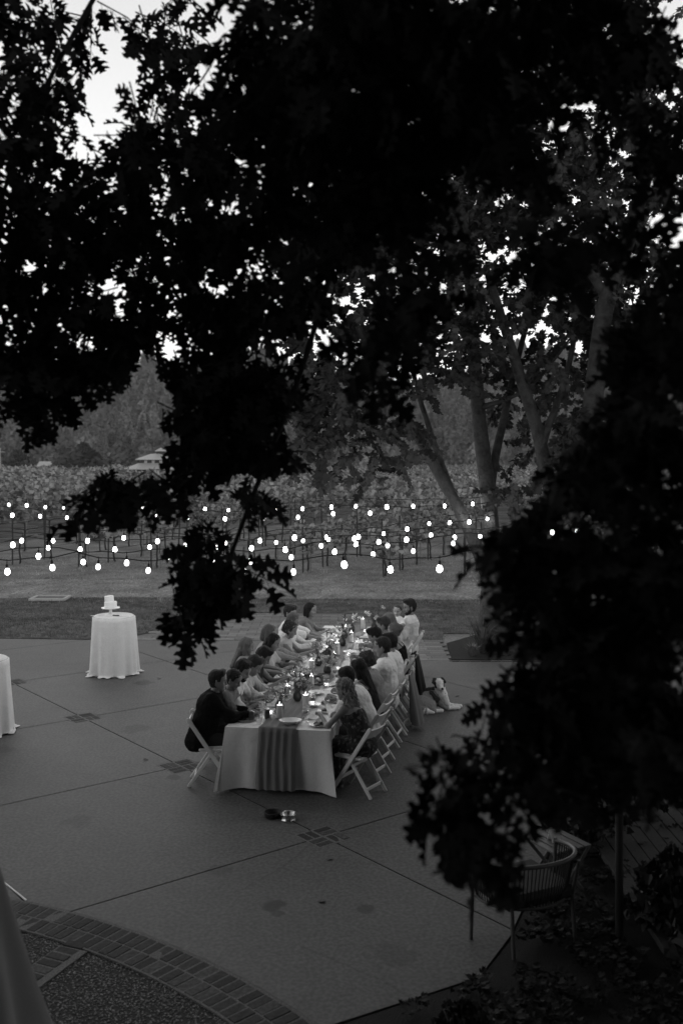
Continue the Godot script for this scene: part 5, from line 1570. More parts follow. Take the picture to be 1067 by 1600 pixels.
func make_head() -> Buf:
	var b := []
	b.append([Vector3(0, 0.04, -0.03), Vector3(0, 0.045, 0.015), 0.088, 0.084])
	b.append([Vector3(0, 0.0, 0.0), Vector3(0, -0.03, 0.035), 0.074, 0.058])
	for s in [-1, 1]:
		b.append([Vector3(s * 0.05, -0.03, 0.0), Vector3(s * 0.018, -0.092, 0.06), 0.03, 0.022])
		b.append([Vector3(s * 0.036, -0.025, 0.056), Vector3(s * 0.03, -0.04, 0.058), 0.028, 0.025])
		b.append([Vector3(s * 0.03, 0.004, 0.092), Vector3(s * 0.034, 0.0, 0.09), 0.013, 0.013, 0, true, 0.02])
		b.append([Vector3(s * 0.018, 0.027, 0.088), Vector3(s * 0.046, 0.025, 0.074), 0.009, 0.007, 3, false, 0.01])
		b.append([Vector3(s * 0.031, 0.002, 0.073), Vector3(s * 0.031, 0.002, 0.073), 0.0125, 0.0125, 1, false, 0.003])
		b.append([Vector3(s * 0.031, 0.002, 0.081), Vector3(s * 0.031, 0.002, 0.081), 0.006, 0.006, 2, false, 0.002])
		b.append([Vector3(s * 0.083, 0.015, -0.008), Vector3(s * 0.08, -0.022, 0.0), 0.014, 0.01, 0, false, 0.01])
	b.append([Vector3(0, -0.098, 0.066), Vector3(0, -0.098, 0.06), 0.022, 0.02])
	b.append([Vector3(0, 0.012, 0.09), Vector3(0, -0.028, 0.11), 0.009, 0.013, 0, false, 0.016])
	b.append([Vector3(-0.013, -0.032, 0.1), Vector3(0.013, -0.032, 0.1), 0.01, 0.01, 0, false, 0.012])
	b.append([Vector3(-0.02, -0.062, 0.083), Vector3(0.02, -0.062, 0.083), 0.007, 0.007, 4, false, 0.006])
	b.append([Vector3(-0.017, -0.071, 0.083), Vector3(0.017, -0.071, 0.083), 0.008, 0.008, 4, false, 0.004])
	var w := Color.WHITE
	return shape(b, 0.0055, 0.03, [w, w * 2.0, w * 0.12, w * 0.35, w * 0.6])

func make_hand() -> Buf:
	var b := [[Vector3(-0.012, 0, 0.0), Vector3(-0.028, 0.004, 0.082), 0.019, 0.013], [Vector3(0.012, 0, 0.0), Vector3(0.026, 0.004, 0.085), 0.019, 0.013], [Vector3(0, 0, -0.03), Vector3(0, 0, 0.02), 0.024, 0.022]]
	var f := [[-0.031, 0.078, 0.85], [-0.011, 0.088, 1.0], [0.011, 0.09, 1.06], [0.031, 0.086, 0.98]]
	for q in f:
		var k: float = q[2]
		var p := [Vector3(q[0], 0.004, q[1]), Vector3(q[0] * 1.12, -0.004, q[1] + 0.036 * k), Vector3(q[0] * 1.1, -0.03 * k, q[1] + 0.045 * k), Vector3(q[0], -0.046 * k, q[1] + 0.026 * k)]
		for j in 3: b.append([p[j], p[j + 1], 0.0102 - j * 0.001, 0.0095 - j * 0.001, 0, false, 0.006])
	var th := [Vector3(0.024, -0.006, 0.024), Vector3(0.05, -0.02, 0.05), Vector3(0.047, -0.034, 0.078), Vector3(0.034, -0.042, 0.095)]
	for j in 3: b.append([th[j], th[j + 1], 0.0135 - j * 0.002, 0.0115 - j * 0.001, 0, false, 0.01])
	return shape(b, 0.0045, 0.02)

func make_hair(style: String) -> Buf:
	var b := [[Vector3(0, 0.045, -0.035), Vector3(0, 0.05, 0.005), 0.0935, 0.0885]]
	if style == "fuzz": b = [[Vector3(0, 0.045, -0.03), Vector3(0, 0.048, 0.01), 0.0895, 0.085]]
	var amp := 0.007
	var ears := true
	if style in ["bob", "long", "wavy"]:
		ears = false
		for s in [-1, 1]: b.append([Vector3(s * 0.07, 0.04, -0.02), Vector3(s * 0.082, -0.11, -0.005), 0.042, 0.032])
		b.append([Vector3(0, 0.0, -0.075), Vector3(0, -0.11, -0.07), 0.065, 0.055])
	if style == "long":
		for s in [-1, 1]: b.append([Vector3(s * 0.06, -0.08, -0.075), Vector3(s * 0.055, -0.33, -0.12), 0.045, 0.03])
		b.append([Vector3(0, -0.08, -0.085), Vector3(0, -0.36, -0.135), 0.055, 0.035])
	if style == "wavy":
		amp = 0.02
		for s in [-1, 1]: b.append([Vector3(s * 0.075, -0.06, -0.05), Vector3(s * 0.1, -0.27, -0.085), 0.05, 0.04])
		b.append([Vector3(0, -0.08, -0.085), Vector3(0.03, -0.33, -0.12), 0.065, 0.045])
	if style in ["short", "crew", "quiff", "fuzz", "updo", "clip"]: b.append([Vector3(0, 0.01, -0.035), Vector3(0, -0.045, -0.032), 0.088, 0.07])
	if style == "quiff":
		for s in [-1, 1]: b.append([Vector3(s * 0.035, 0.105, -0.05), Vector3(s * 0.03, 0.12, 0.06), 0.042, 0.035])
	if style == "short": b.append([Vector3(-0.045, 0.115, 0.045), Vector3(0.045, 0.118, 0.045), 0.03, 0.03])
	if style == "updo":
		amp = 0.01
		b.append([Vector3(0, 0.05, -0.12), Vector3(0, 0.035, -0.13), 0.05, 0.045])
	if style == "clip":
		amp = 0.016
		b.append([Vector3(0, 0.09, -0.1), Vector3(0, -0.05, -0.11), 0.045, 0.04])
		for s in [-1, 1]: b.append([Vector3(s * 0.07, 0.03, 0.0), Vector3(s * 0.08, -0.08, 0.02), 0.03, 0.012])
	b.append([Vector3(0, -0.06, 0.115), Vector3(0, -0.02, 0.125), 0.116, 0.104, 0, true, 0.015])
	if ears:
		for s in [-1, 1]: b.append([Vector3(s * 0.1, -0.03, 0.03), Vector3(s * 0.1, -0.022, 0.008), 0.03, 0.026, 0, true, 0.012])
		b.append([Vector3(0, -0.225, -0.03), Vector3(0, -0.21, 0.06), 0.145, 0.15, 0, true, 0.03])
	return shape(b, 0.008 if style in ["long", "wavy"] else 0.007, 0.03, [Color.WHITE], amp, Vector3(55, 9, 55) if style != "wavy" else Vector3(38, 16, 38))

func hair_mesh(style: String) -> ArrayMesh:
	if not hairs.has(style): hairs[style] = make_hair(style).mesh(null)
	return hairs[style]

func tilt(a: float, l: float) -> Vector3:
	return Vector3(0, cos(a) * l, sin(a) * l)

func bend(s: Vector3, w: Vector3, l1: float, l2: float, pole: Vector3) -> Array:
	var d := w - s
	var len := minf(d.length(), (l1 + l2) * 0.985)
	var dir := d.normalized()
	var a := (l1 * l1 - l2 * l2 + len * len) / (2.0 * len)
	var h := sqrt(maxf(l1 * l1 - a * a, 0.0))
	var side := (pole - dir * pole.dot(dir)).normalized()
	return [s + dir * a + side * h, s + dir * len]

# o: lean, k (size), fem, hair, tone (hair), skin, top, top_tone, low_tone, hands [[x,y,z],[x,y,z]], yaw, pitch, off
func person(label: String, at: Vector3, face: Vector3, o: Dictionary) -> Node3D:
	var root := thing("person", label, "person", at, Basis(Vector3.UP.cross(face), Vector3.UP, face), "guests seated at the long table")
	var k: float = o.get("k", 1.0)
	var fem: bool = o.get("fem", false)
	var lean: float = deg_to_rad(o.get("lean", 15.0))
	var off: float = o.get("off", 0.36)
	var hip := Vector3(0, 0.545, 0)
	var waist := hip + tilt(lean * 0.6, 0.2) * k
	var chest := waist + tilt(lean * 1.05, 0.21) * k
	var neck := chest + tilt(lean * 1.2, 0.135) * k
	var head := neck + (tilt(lean * 0.9, 0.165) + Vector3(0, 0, 0.025)) * k
	var sw := (0.15 if fem else 0.178) * k
	var r_chest := (0.108 if fem else 0.122) * k
	var r_waist := (0.1 if fem else 0.117) * k
	var r_hip := (0.132 if fem else 0.124) * k
	var cw := (0.055 if fem else 0.08) * k
	var torso := [[hip + Vector3(-0.075, 0, -0.01) * k, hip + Vector3(0.075, 0, -0.01) * k, r_hip, r_hip], [waist + Vector3(-0.05, 0, 0) * k, waist + Vector3(0.05, 0, 0) * k, r_waist, r_waist], [hip, waist, r_hip * 0.9, r_waist], [waist, chest, r_waist, r_chest], [chest + Vector3(-cw, 0, 0), chest + Vector3(cw, 0, 0), r_chest, r_chest], [neck + Vector3(-sw * 0.85, -0.05 * k, 0), neck + Vector3(sw * 0.85, -0.05 * k, 0), 0.06 * k, 0.06 * k], [chest, neck + Vector3(0, -0.03, 0), r_chest * 0.9, 0.06 * k]]
	if fem:
		for s in [-1, 1]: torso.append([chest + (Vector3(s * 0.06, -0.02, 0.075)) * k, chest + Vector3(s * 0.06, -0.03, 0.08) * k, 0.05 * k, 0.05 * k])
	var skin := []
	for q in torso: skin.append([q[0], q[1], q[2] - 0.014, q[3] - 0.014])
	skin.append([neck + Vector3(0, -0.03, -0.005), head + Vector3(0, -0.05, -0.015) * k, 0.056 * k, 0.05 * k])
	var hands: Array = o.get("hands", [[0.16, 0.84, off + 0.14], [0.14, 0.86, off + 0.17]])
	var arms := []
	var hand_at := []
	for s in 2:
		var sgn := 1.0 if s == 0 else -1.0
		var sh := neck + Vector3(sgn * sw, -0.055 * k, 0)
		var wq: Array = hands[s]
		var el := bend(sh, Vector3(sgn * wq[0], wq[1], wq[2]), 0.285 * k, 0.25 * k, Vector3(sgn * 0.8, -0.75, -0.35))
		arms.append([sh, el[0], el[1]])
		skin.append([sh, el[0], (0.043 if fem else 0.05) * k, (0.034 if fem else 0.04) * k])
		skin.append([el[0], el[1], (0.036 if fem else 0.041) * k, 0.026 * k])
		hand_at.append(el)
	var legs := []
	for s in [-1, 1]:
		var kn := Vector3(s * 0.085, 0.5, 0.42 * k)
		var an := Vector3(s * (0.085 + 0.02 * sin(at.z * 3.0)), 0.09, (0.38 + 0.1 * sin(at.z * 5.0 + s)) * k)
		legs.append([hip + Vector3(s * 0.085, -0.01, 0), kn, 0.092 * k, 0.06 * k])
		legs.append([kn, an, 0.056 * k, 0.036 * k])
	for q in legs: skin.append([q[0], q[1], q[2] - 0.012, q[3] - 0.008])
	for j in 2: skin.append([legs[j * 2 + 1][1] + Vector3(0, -0.035, -0.03), legs[j * 2 + 1][1] + Vector3(0, -0.06, 0.13), 0.035, 0.026])
	var body := shape(skin, 0.017, 0.045)
	if head_buf == null:
		head_buf = make_head()
		hand_buf = make_hand()
	var hb := Basis.from_euler(Vector3(deg_to_rad(o.get("pitch", 18.0)), deg_to_rad(o.get("yaw", 0.0)), deg_to_rad(o.get("roll", 0.0)))).scaled(Vector3.ONE * k * o.get("head", 1.0))
	body.add(head_buf, Transform3D(hb, head))
	for s in 2:
		var el: Array = hand_at[s]
		var z: Vector3 = (el[1] - el[0]).normalized()
		z = (z + Vector3(0, -0.15, 0)).normalized()
		var x := Vector3.UP.cross(z).normalized()
		var hbas := Basis(x, z.cross(x), z).scaled(Vector3.ONE * k * (0.88 if fem else 1.0))
		hbas = hbas * Basis(Vector3(0, 0, 1), (0.5 if s == 0 else -0.5))
		body.add(hand_buf, Transform3D(hbas, el[1] + z * 0.02), Color.WHITE, s == 0)
	var sk: float = o.get("skin", 0.18)
	part("body", body, mat("skin_%d" % int(sk * 100), sk, 0.55), root)
	# clothes
	var top: String = o.get("top", "shirt")
	var tone: float = o.get("top_tone", 0.6)
	var thick := 0.022 if top == "jacket" else 0.012
	var cloth := []
	for q in torso: cloth.append([q[0], q[1], q[2] + thick - 0.006, q[3] + thick - 0.006])
	if top in ["dress", "strap"]:
		cloth.resize(5)
		cloth[4][0] = chest + Vector3(-cw, -0.045, 0); cloth[4][1] = chest + Vector3(cw, -0.045, 0)
		if fem:
			for s in [-1, 1]: cloth.append([chest + (Vector3(s * 0.06, -0.025, 0.075)) * k, chest + Vector3(s * 0.06, -0.035, 0.08) * k, 0.056 * k, 0.056 * k])
		cloth.append([chest + Vector3(-0.2, 0.11, 0.0), chest + Vector3(0.2, 0.11, 0.0), 0.095, 0.095, 0, true, 0.02])
	for s in 2:
		var q: Array = arms[s]
		var ra := (0.046 if fem else 0.054) * k + thick * 0.8
		if top == "tee": cloth.append([q[0], q[0].lerp(q[1], 0.55), ra + 0.006, ra + 0.008])
		if top in ["shirt", "jacket", "rolled"]: cloth.append([q[0], q[1], ra, ra * 0.88])
		if top in ["shirt", "jacket"]: cloth.append([q[1], q[1].lerp(q[2], 0.95), ra * 0.88, ra * 0.66])
		if top == "rolled": cloth.append([q[1], q[1].lerp(q[2], 0.22), ra * 0.92, ra * 0.9])
	if top == "jacket": cloth.append([hip + Vector3(0, 0.02, -0.08), hip + Vector3(0, -0.06, -0.12), 0.12, 0.11])
	if top != "dress" and top != "strap": cloth.append([head + Vector3(0, 0.02, 0.02) * k, neck + Vector3(0, 0.015, 0.015), 0.07 * k, 0.062 * k, 0, true, 0.008])
	var cm: StandardMaterial3D = o.get("cloth", null)
	if cm == null: cm = mat("cloth_%s_%d" % ["dark" if tone < 0.05 else "plain", int(tone * 100)], tone, 0.9, {"spec": 0.35 if tone > 0.1 else 0.12, "rim": 0.08 if tone > 0.1 else 0.0, "bump": crease_texture(), "deep": 2.2, "scale": 2.2, "world": false})
	part({"shirt": "shirt", "rolled": "shirt", "tee": "t_shirt", "jacket": "jacket", "dress": "dress", "strap": "dress", "vest": "top"}[top], shape(cloth, 0.017, 0.085, [Color.WHITE], 0.009, Vector3(14, 8, 14)), cm, root)
	# lower half
	var low := []
	var lt: float = o.get("low_tone", 0.03)
	if top == "dress":
		for q in legs: low.append([q[0], q[1], q[2] + 0.02, q[3] + 0.03])
		low.append([hip + Vector3(0, -0.02, 0.08), Vector3(0, 0.48, 0.42 * k), 0.13, 0.09])
		low.append([Vector3(-0.06, 0.45, 0.44 * k), Vector3(-0.08, 0.2, 0.42 * k), 0.09, 0.1])
		low.append([Vector3(0.06, 0.45, 0.44 * k), Vector3(0.08, 0.2, 0.42 * k), 0.09, 0.1])
		part("skirt", shape(low, 0.02, 0.06, [Color.WHITE], 0.014, Vector3(9, 3, 9)), cm, root)
	else:
		low.append([hip + Vector3(-0.075, -0.015, -0.01) * k, hip + Vector3(0.075, -0.015, -0.01) * k, r_hip + 0.002, r_hip + 0.002])
		for q in legs: low.append([q[0], q[1], q[2] + 0.012, q[3] + 0.018])
		part("trousers", shape(low, 0.02, 0.04), mat("trouser_%d" % int(lt * 100), lt, 0.9), root)
		for j in 2:
			var sb := Buf.new()
			sb.ball(legs[j * 2 + 1][1] + Vector3(0, -0.045, 0.05), Vector3(0.047, 0.045, 0.135), Color.WHITE, 6, 10)
			part("shoe", sb, mat("shoe_leather", 0.03, 0.5), root)
	if top in ["strap", "dress"] and o.get("straps", true):
		for s in [-1, 1]:
			var st := Buf.new()
			st.tube(bezier([chest + Vector3(s * 0.075, 0.03, 0.1), neck + Vector3(s * 0.085, 0.005, 0.02), neck + Vector3(s * 0.085, -0.03, -0.06), chest + Vector3(s * 0.075, 0.02, -0.112)], 10), [0.006], 5)
			part("strap", st, cm, root)
	if o.has("collar"):
		var cb := Buf.new()
		var ring := []
		for j in 17:
			var a := lerpf(0.5, TAU - 0.5, j / 16.0)
			ring.append(neck + Vector3(sin(a) * 0.067, 0.012 + 0.02 * -cos(a) * 0.5, cos(a) * 0.062 + 0.008))
		cb.tube(ring, [0.019], 7)
		part("collar", cb, mat("collar_%d" % int(o.collar * 100), o.collar, 0.9), root)
	if o.has("braces"):
		for s in [-1, 1]:
			var st := Buf.new()
			st.tube(bezier([waist + Vector3(s * 0.075, -0.06, 0.135), chest + Vector3(s * 0.09, 0.0, 0.145), neck + Vector3(s * 0.1, 0.012, 0.01), chest + Vector3(s * 0.08, 0.03, -0.135), waist + Vector3(s * 0.03, -0.05, -0.14)], 16), [0.012], 6)
			part("brace", st, mat("brace_band", 0.12, 0.8), root)
	if o.has("tie"):
		var tie := Buf.new()
		tie.bar(neck + Vector3(0, -0.02, 0.075), waist + Vector3(0, -0.02, 0.142), 0.055, 0.014, Vector3.RIGHT)
		part("tie", tie, mat("dark_tie", 0.02, 0.7), root)
	if o.has("vest"):
		var vb := []
		for j in 6: vb.append([torso[j][0] * Vector3(0.92, 1, 1) + Vector3(0, -0.01, 0), torso[j][1] * Vector3(0.92, 1, 1) + Vector3(0, -0.01, 0), torso[j][2] + 0.014, torso[j][3] + 0.014])
		vb.append([neck + Vector3(0, 0.02, 0.1), chest + Vector3(0, 0.0, 0.17), 0.06, 0.02, 0, true, 0.01])
		part("waistcoat", shape(vb, 0.018, 0.04), mat("waistcoat_cloth", 0.02, 0.9), root)
	var ht: float = o.get("tone", 0.03)
	put("hair", hair_mesh(o.get("hair", "short")), root, head, hb, hair_mat(ht))
	if o.has("beard"):
		if not hairs.has("beard"):
			var bb := [[Vector3(0, -0.092, 0.055), Vector3(0, -0.1, 0.066), 0.032, 0.03]]
			for s in [-1, 1]:
				bb.append([Vector3(s * 0.066, -0.01, 0.012), Vector3(s * 0.05, -0.07, 0.03), 0.02, 0.03])
				bb.append([Vector3(s * 0.05, -0.07, 0.03), Vector3(s * 0.015, -0.1, 0.062), 0.03, 0.028])
				bb.append([Vector3(s * 0.008, -0.05, 0.09), Vector3(s * 0.03, -0.07, 0.078), 0.01, 0.01, 0, false, 0.01])
			bb.append([Vector3(-0.012, -0.066, 0.1), Vector3(0.012, -0.066, 0.1), 0.011, 0.011, 0, true, 0.008])
			hairs["beard"] = shape(bb, 0.006, 0.02, [Color.WHITE], 0.006, Vector3(80, 40, 80)).mesh(null)
		put("beard", hairs["beard"], root, head, hb, hair_mat(ht))
	return root

func hair_mat(ht: float) -> StandardMaterial3D:
	return mat("hair_%d" % int(ht * 1000), ht * 0.75, 0.6, {"spec": 0.25, "bump": crease_texture(), "deep": 0.9, "scale": 1.0, "stretch": Vector3(26, 3, 26), "world": false})

func guests() -> void:
	var floral := mat("floral_print", 0.35, 0.85, {"tex": floral_texture(), "scale": 3.2, "world": false})
	var lace := mat("patterned_blouse", 0.34, 0.9, {"tex": speckle(0.35, 1.6, 0.06, 2, 256, FastNoiseLite.TYPE_CELLULAR), "scale": 5.0, "world": false})
	var stripe := mat("pale_stripe", 0.42, 0.9, {"tex": stripe_texture(), "scale": 6.0, "world": false})
	var ls := [
		{"off": 0.36, "lean": 14, "turn": 0.2, "hair": "short", "tone": 0.03, "skin": 0.19, "top": "jacket", "top_tone": 0.008, "low_tone": 0.012, "collar": 0.75, "yaw": -8, "pitch": 6, "hands": [[0.15, 0.83, 0.52], [0.05, 0.83, 0.55]], "w": "man in a black suit jacket seated at the near left corner, seen from behind"},
		{"off": 0.34, "lean": 22, "k": 0.94, "hair": "crew", "tone": 0.02, "skin": 0.14, "top": "tee", "top_tone": 0.13, "pitch": 26, "yaw": -15, "hands": [[0.2, 0.83, 0.5], [0.05, 0.85, 0.5]], "w": "dark haired youth in a grey T-shirt between the suited man and the bearded man"},
		{"off": 0.36, "lean": 24, "hair": "quiff", "tone": 0.018, "skin": 0.18, "top": "rolled", "top_tone": 0.55, "braces": 1, "tie": 1, "beard": 1, "pitch": 26, "yaw": -22, "collar": 0.6, "hands": [[0.12, 0.83, 0.55], [0.1, 0.82, 0.47]], "w": "bearded man in a white shirt with dark tie and braces looking down"},
		{"off": 0.38, "lean": 30, "hair": "short", "tone": 0.03, "skin": 0.14, "top": "rolled", "cloth": stripe, "pitch": 36, "yaw": -10, "hands": [[0.14, 0.84, 0.6], [0.1, 0.86, 0.62]], "w": "man in a pale striped shirt bent over his plate"},
		{"off": 0.36, "lean": 28, "hair": "quiff", "tone": 0.015, "skin": 0.13, "top": "vest", "top_tone": 0.03, "pitch": 34, "yaw": 0, "hands": [[0.15, 0.85, 0.58], [0.12, 0.87, 0.6]], "w": "dark haired man with bare arms in a black sleeveless top"},
		{"off": 0.46, "lean": 4, "k": 0.95, "fem": true, "hair": "long", "tone": 0.14, "skin": 0.19, "top": "tee", "top_tone": 0.2, "pitch": 16, "yaw": 10, "w": "woman with long fair straight hair half hidden on the left side"},
		{"off": 0.35, "lean": 20, "k": 0.97, "fem": true, "hair": "long", "tone": 0.012, "skin": 0.17, "top": "tee", "top_tone": 0.38, "pitch": 24, "yaw": -12, "hands": [[0.15, 0.85, 0.52], [0.1, 0.84, 0.5]], "w": "woman with long black hair and a pale top on the left side"},
		{"off": 0.42, "lean": 9, "k": 0.97, "fem": true, "hair": "bob", "tone": 0.11, "skin": 0.19, "top": "shirt", "cloth": lace, "pitch": 20, "yaw": 0, "w": "woman with light brown hair in a patterned blouse"},
		{"off": 0.33, "lean": 22, "k": 0.98, "fem": true, "hair": "clip", "tone": 0.045, "skin": 0.18, "top": "vest", "top_tone": 0.42, "pitch": 24, "yaw": -8, "hands": [[0.14, 0.86, 0.56], [0.1, 0.86, 0.58]], "w": "short haired woman in a pale sleeveless top cutting her food"},
		{"off": 0.36, "lean": 16, "hair": "crew", "tone": 0.11, "skin": 0.17, "top": "shirt", "top_tone": 0.55, "pitch": 22, "yaw": -5, "collar": 0.6, "w": "grey haired man in a white shirt on the left side"},
		{"off": 0.4, "lean": 3, "hair": "quiff", "tone": 0.025, "skin": 0.18, "top": "rolled", "top_tone": 0.6, "vest": 1, "pitch": 14, "yaw": -20, "collar": 0.6, "w": "man in a dark waistcoat over a white shirt"},
		{"off": 0.3, "lean": 16, "k": 0.97, "fem": true, "hair": "bob", "tone": 0.01, "skin": 0.17, "top": "vest", "top_tone": 0.12, "pitch": 12, "yaw": -14, "hands": [[0.2, 0.83, 0.5], [0.0, 0.83, 0.46]], "w": "woman with a black bob in a grey sleeveless dress at the far left end"}]
	for k in 12:
		var d: Dictionary = ls[k]
		person(d.w, T(LEFT[k][0], -d.off), ACROSS.rotated(Vector3.UP, d.get("turn", 0.0)), d)
		chair(T(LEFT[k][0], -d.off + (0.11 if k == 0 else 0.05)), ACROSS.rotated(Vector3.UP, d.get("turn", 0.0)), LEFT[k][1])
	var rs := [
		{"off": 0.35, "lean": 22, "k": 0.97, "fem": true, "hair": "wavy", "tone": 0.26, "skin": 0.18, "top": "dress", "cloth": floral, "pitch": 14, "yaw": 12, "hands": [[0.1, 0.85, 0.52], [0.2, 0.82, 0.42]], "w": "woman with wavy blonde hair in a dark floral strap dress at the near right corner"},
		{"off": 0.34, "lean": 26, "hair": "crew", "tone": 0.014, "skin": 0.16, "top": "shirt", "top_tone": 0.6, "low_tone": 0.1, "pitch": 22, "yaw": 0, "w": "dark haired man in a white shirt seated second on the right"},
		{"off": 0.34, "lean": 18, "k": 0.96, "fem": true, "hair": "long", "tone": 0.01, "skin": 0.16, "top": "strap", "top_tone": 0.02, "pitch": 18, "yaw": 5, "w": "woman with long black hair and a bare back on the right side"},
		{"off": 0.36, "lean": 16, "k": 0.95, "fem": true, "hair": "clip", "tone": 0.05, "skin": 0.19, "top": "tee", "top_tone": 0.2, "pitch": 20, "yaw": 8, "hands": [[0.1, 0.95, 0.5], [0.15, 0.83, 0.5]], "w": "woman with brown hair held by a clip on the right side"},
		{"off": 0.42, "lean": 5, "k": 1.05, "hair": "crew", "tone": 0.022, "skin": 0.17, "top": "shirt", "top_tone": 0.62, "low_tone": 0.2, "pitch": 12, "yaw": 10, "collar": 0.65, "hands": [[0.16, 0.84, 0.5], [0.14, 0.84, 0.52]], "w": "tall man with cropped hair in a white shirt sitting upright"},
		{"off": 0.46, "lean": 4, "k": 1.0, "hair": "quiff", "tone": 0.014, "skin": 0.19, "top": "rolled", "top_tone": 0.62, "low_tone": 0.02, "pitch": 16, "yaw": 0, "collar": 0.65, "hands": [[0.12, 0.75, 0.42], [0.16, 0.72, 0.34]], "w": "young man with thick dark hair and rolled white sleeves"},
		{"off": 0.34, "lean": 20, "hair": "quiff", "tone": 0.01, "skin": 0.14, "top": "shirt", "top_tone": 0.1, "pitch": 26, "yaw": 0, "w": "black haired man half hidden behind the young man with rolled sleeves"},
		{"off": 0.45, "lean": 8, "k": 0.95, "fem": true, "hair": "updo", "tone": 0.14, "skin": 0.22, "top": "dress", "top_tone": 0.012, "low_tone": 0.012, "pitch": 10, "yaw": -14, "hands": [[0.14, 0.84, 0.5], [0.16, 0.68, 0.25]], "w": "woman with pinned up fair hair in a black dress"},
		{"off": 0.34, "lean": 18, "hair": "short", "tone": 0.05, "skin": 0.17, "top": "shirt", "top_tone": 0.3, "pitch": 18, "yaw": 0, "w": "person with short brown hair behind the woman in the black dress"},
		{"off": 0.32, "lean": 14, "k": 0.96, "fem": true, "hair": "long", "tone": 0.16, "skin": 0.19, "top": "tee", "top_tone": 0.45, "pitch": 14, "yaw": 0, "w": "woman with long light brown hair near the far right end"},
		{"off": 0.42, "lean": -2, "k": 1.04, "hair": "quiff", "tone": 0.02, "skin": 0.17, "top": "rolled", "top_tone": 0.6, "beard": 1, "pitch": 8, "yaw": 25, "collar": 0.6, "hands": [[0.1, 0.84, 0.3], [0.12, 0.74, 0.3]], "w": "bearded man in a white shirt holding a baby at the far right end"}]
	for k in 11:
		var d: Dictionary = rs[k]
		var fr := -ACROSS.rotated(Vector3.UP, [-0.42, -0.32, -0.25, -0.2, -0.12, -0.12, 0.0, -0.1, 0.0, 0.05, 0.0][k])
		person(d.w, T(RIGHT[k][0], TW + d.off), fr, d)
		chair(T(RIGHT[k][0], TW + d.off - 0.04), fr, RIGHT[k][1])
	baby()
	# cloths hung over chair backs
	for q in [[3.05, 0.74, 0.25, "grey shawl hanging to the ground from a chair on the right side", 0.14, 0.1], [4.25, 0.74, 0.25, "long black cloth hanging from the chair of the woman with pinned up hair", 0.012, 0.06]]:
		var b := Buf.new()
		b.grid(56, 22, func(x: float, y: float) -> Vector3:
			var v := 1.0 - y
			var a := x * TAU
			var w := lerpf(0.2, 0.21, v)
			var f := 1.0 + 0.3 * sin(a * 7.0 + 2.0 * noise.get_noise_2d(cos(a), sin(a) + q[0])) * minf(v * 3.0, 1.0)
			return Vector3(cos(a) * w, lerpf(0.85 - 0.02 * absf(cos(a)), q[5], v), -0.24 - 0.1 * v - sin(a) * lerpf(0.03, 0.085, v) * f))
		tag(part("hanging_cloth", b, mat("hung_cloth_%d" % int(q[4] * 1000), q[4], 0.95), self, T(q[0], TW + q[1] - 0.28), Basis(Vector3.UP.cross(-ACROSS), Vector3.UP, -ACROSS)), q[3], "cloth")

func baby() -> void:
	# sits on the bearded man's lap, turned towards the lens
	var at := T(6.1, TW + 0.22)
	var face := (Vector3(0, 0, 1) * 0.9 - ACROSS * 0.4).normalized()
	var root := thing("person", "baby in a pale top held up on the bearded man's lap", "baby", at, Basis(Vector3.UP.cross(face), Vector3.UP, face))
	var h := 0.9
	var bones := [[Vector3(0, h, 0), Vector3(0, h + 0.19, 0.01), 0.085, 0.075], [Vector3(0, h + 0.2, 0), Vector3(0, h + 0.3, 0), 0.04, 0.04]]
	for s in [-1, 1]:
		bones.append([Vector3(s * 0.07, h + 0.2, 0), Vector3(s * 0.13, h + 0.12, 0.05), 0.035, 0.03])
		bones.append([Vector3(s * 0.13, h + 0.12, 0.05), Vector3(s * 0.11, h + 0.13, 0.14), 0.03, 0.022])
		bones.append([Vector3(s * 0.05, h - 0.02, 0.02), Vector3(s * 0.09, h - 0.04, 0.14), 0.052, 0.04])
		bones.append([Vector3(s * 0.09, h - 0.04, 0.14), Vector3(s * 0.09, h - 0.17, 0.16), 0.038, 0.028])
		bones.append([Vector3(s * 0.09, h - 0.18, 0.16), Vector3(s * 0.09, h - 0.19, 0.21), 0.026, 0.022])
	var b := shape(bones, 0.011, 0.03)
	var hb := Basis.from_euler(Vector3(0.12, 0.1, 0)).scaled(Vector3(0.8, 0.76, 0.8))
	b.add(head_buf, Transform3D(hb, Vector3(0, h + 0.345, 0.0)))
	for s in 2:
		var sg := 1.0 if s == 0 else -1.0
		b.add(hand_buf, Transform3D(Basis.IDENTITY.scaled(Vector3.ONE * 0.5), Vector3(sg * 0.11, h + 0.13, 0.145)), Color.WHITE, s == 0)
	part("body", b, mat("skin_28", 0.28, 0.55), root)
	var c := [[Vector3(0, h, 0), Vector3(0, h + 0.19, 0.01), 0.095, 0.084], [Vector3(-0.05, h + 0.2, 0), Vector3(0.05, h + 0.2, 0), 0.05, 0.05]]
	for s in [-1, 1]: c.append([Vector3(s * 0.07, h + 0.2, 0), Vector3(s * 0.12, h + 0.13, 0.04), 0.047, 0.044])
	part("romper", shape(c, 0.011, 0.03, [Color.WHITE], 0.008, Vector3(20, 14, 20)), mat("baby_cotton", 0.7, 0.9), root)
	put("hair", hair_mesh("fuzz"), root, Vector3(0, h + 0.345, 0), hb, hair_mat(0.05))

var creases: NoiseTexture2D
func crease_texture() -> NoiseTexture2D:
	if creases == null: creases = speckle(0.0, 1.0, 0.012, 3, 256, FastNoiseLite.TYPE_SIMPLEX_SMOOTH, 77)
	return creases

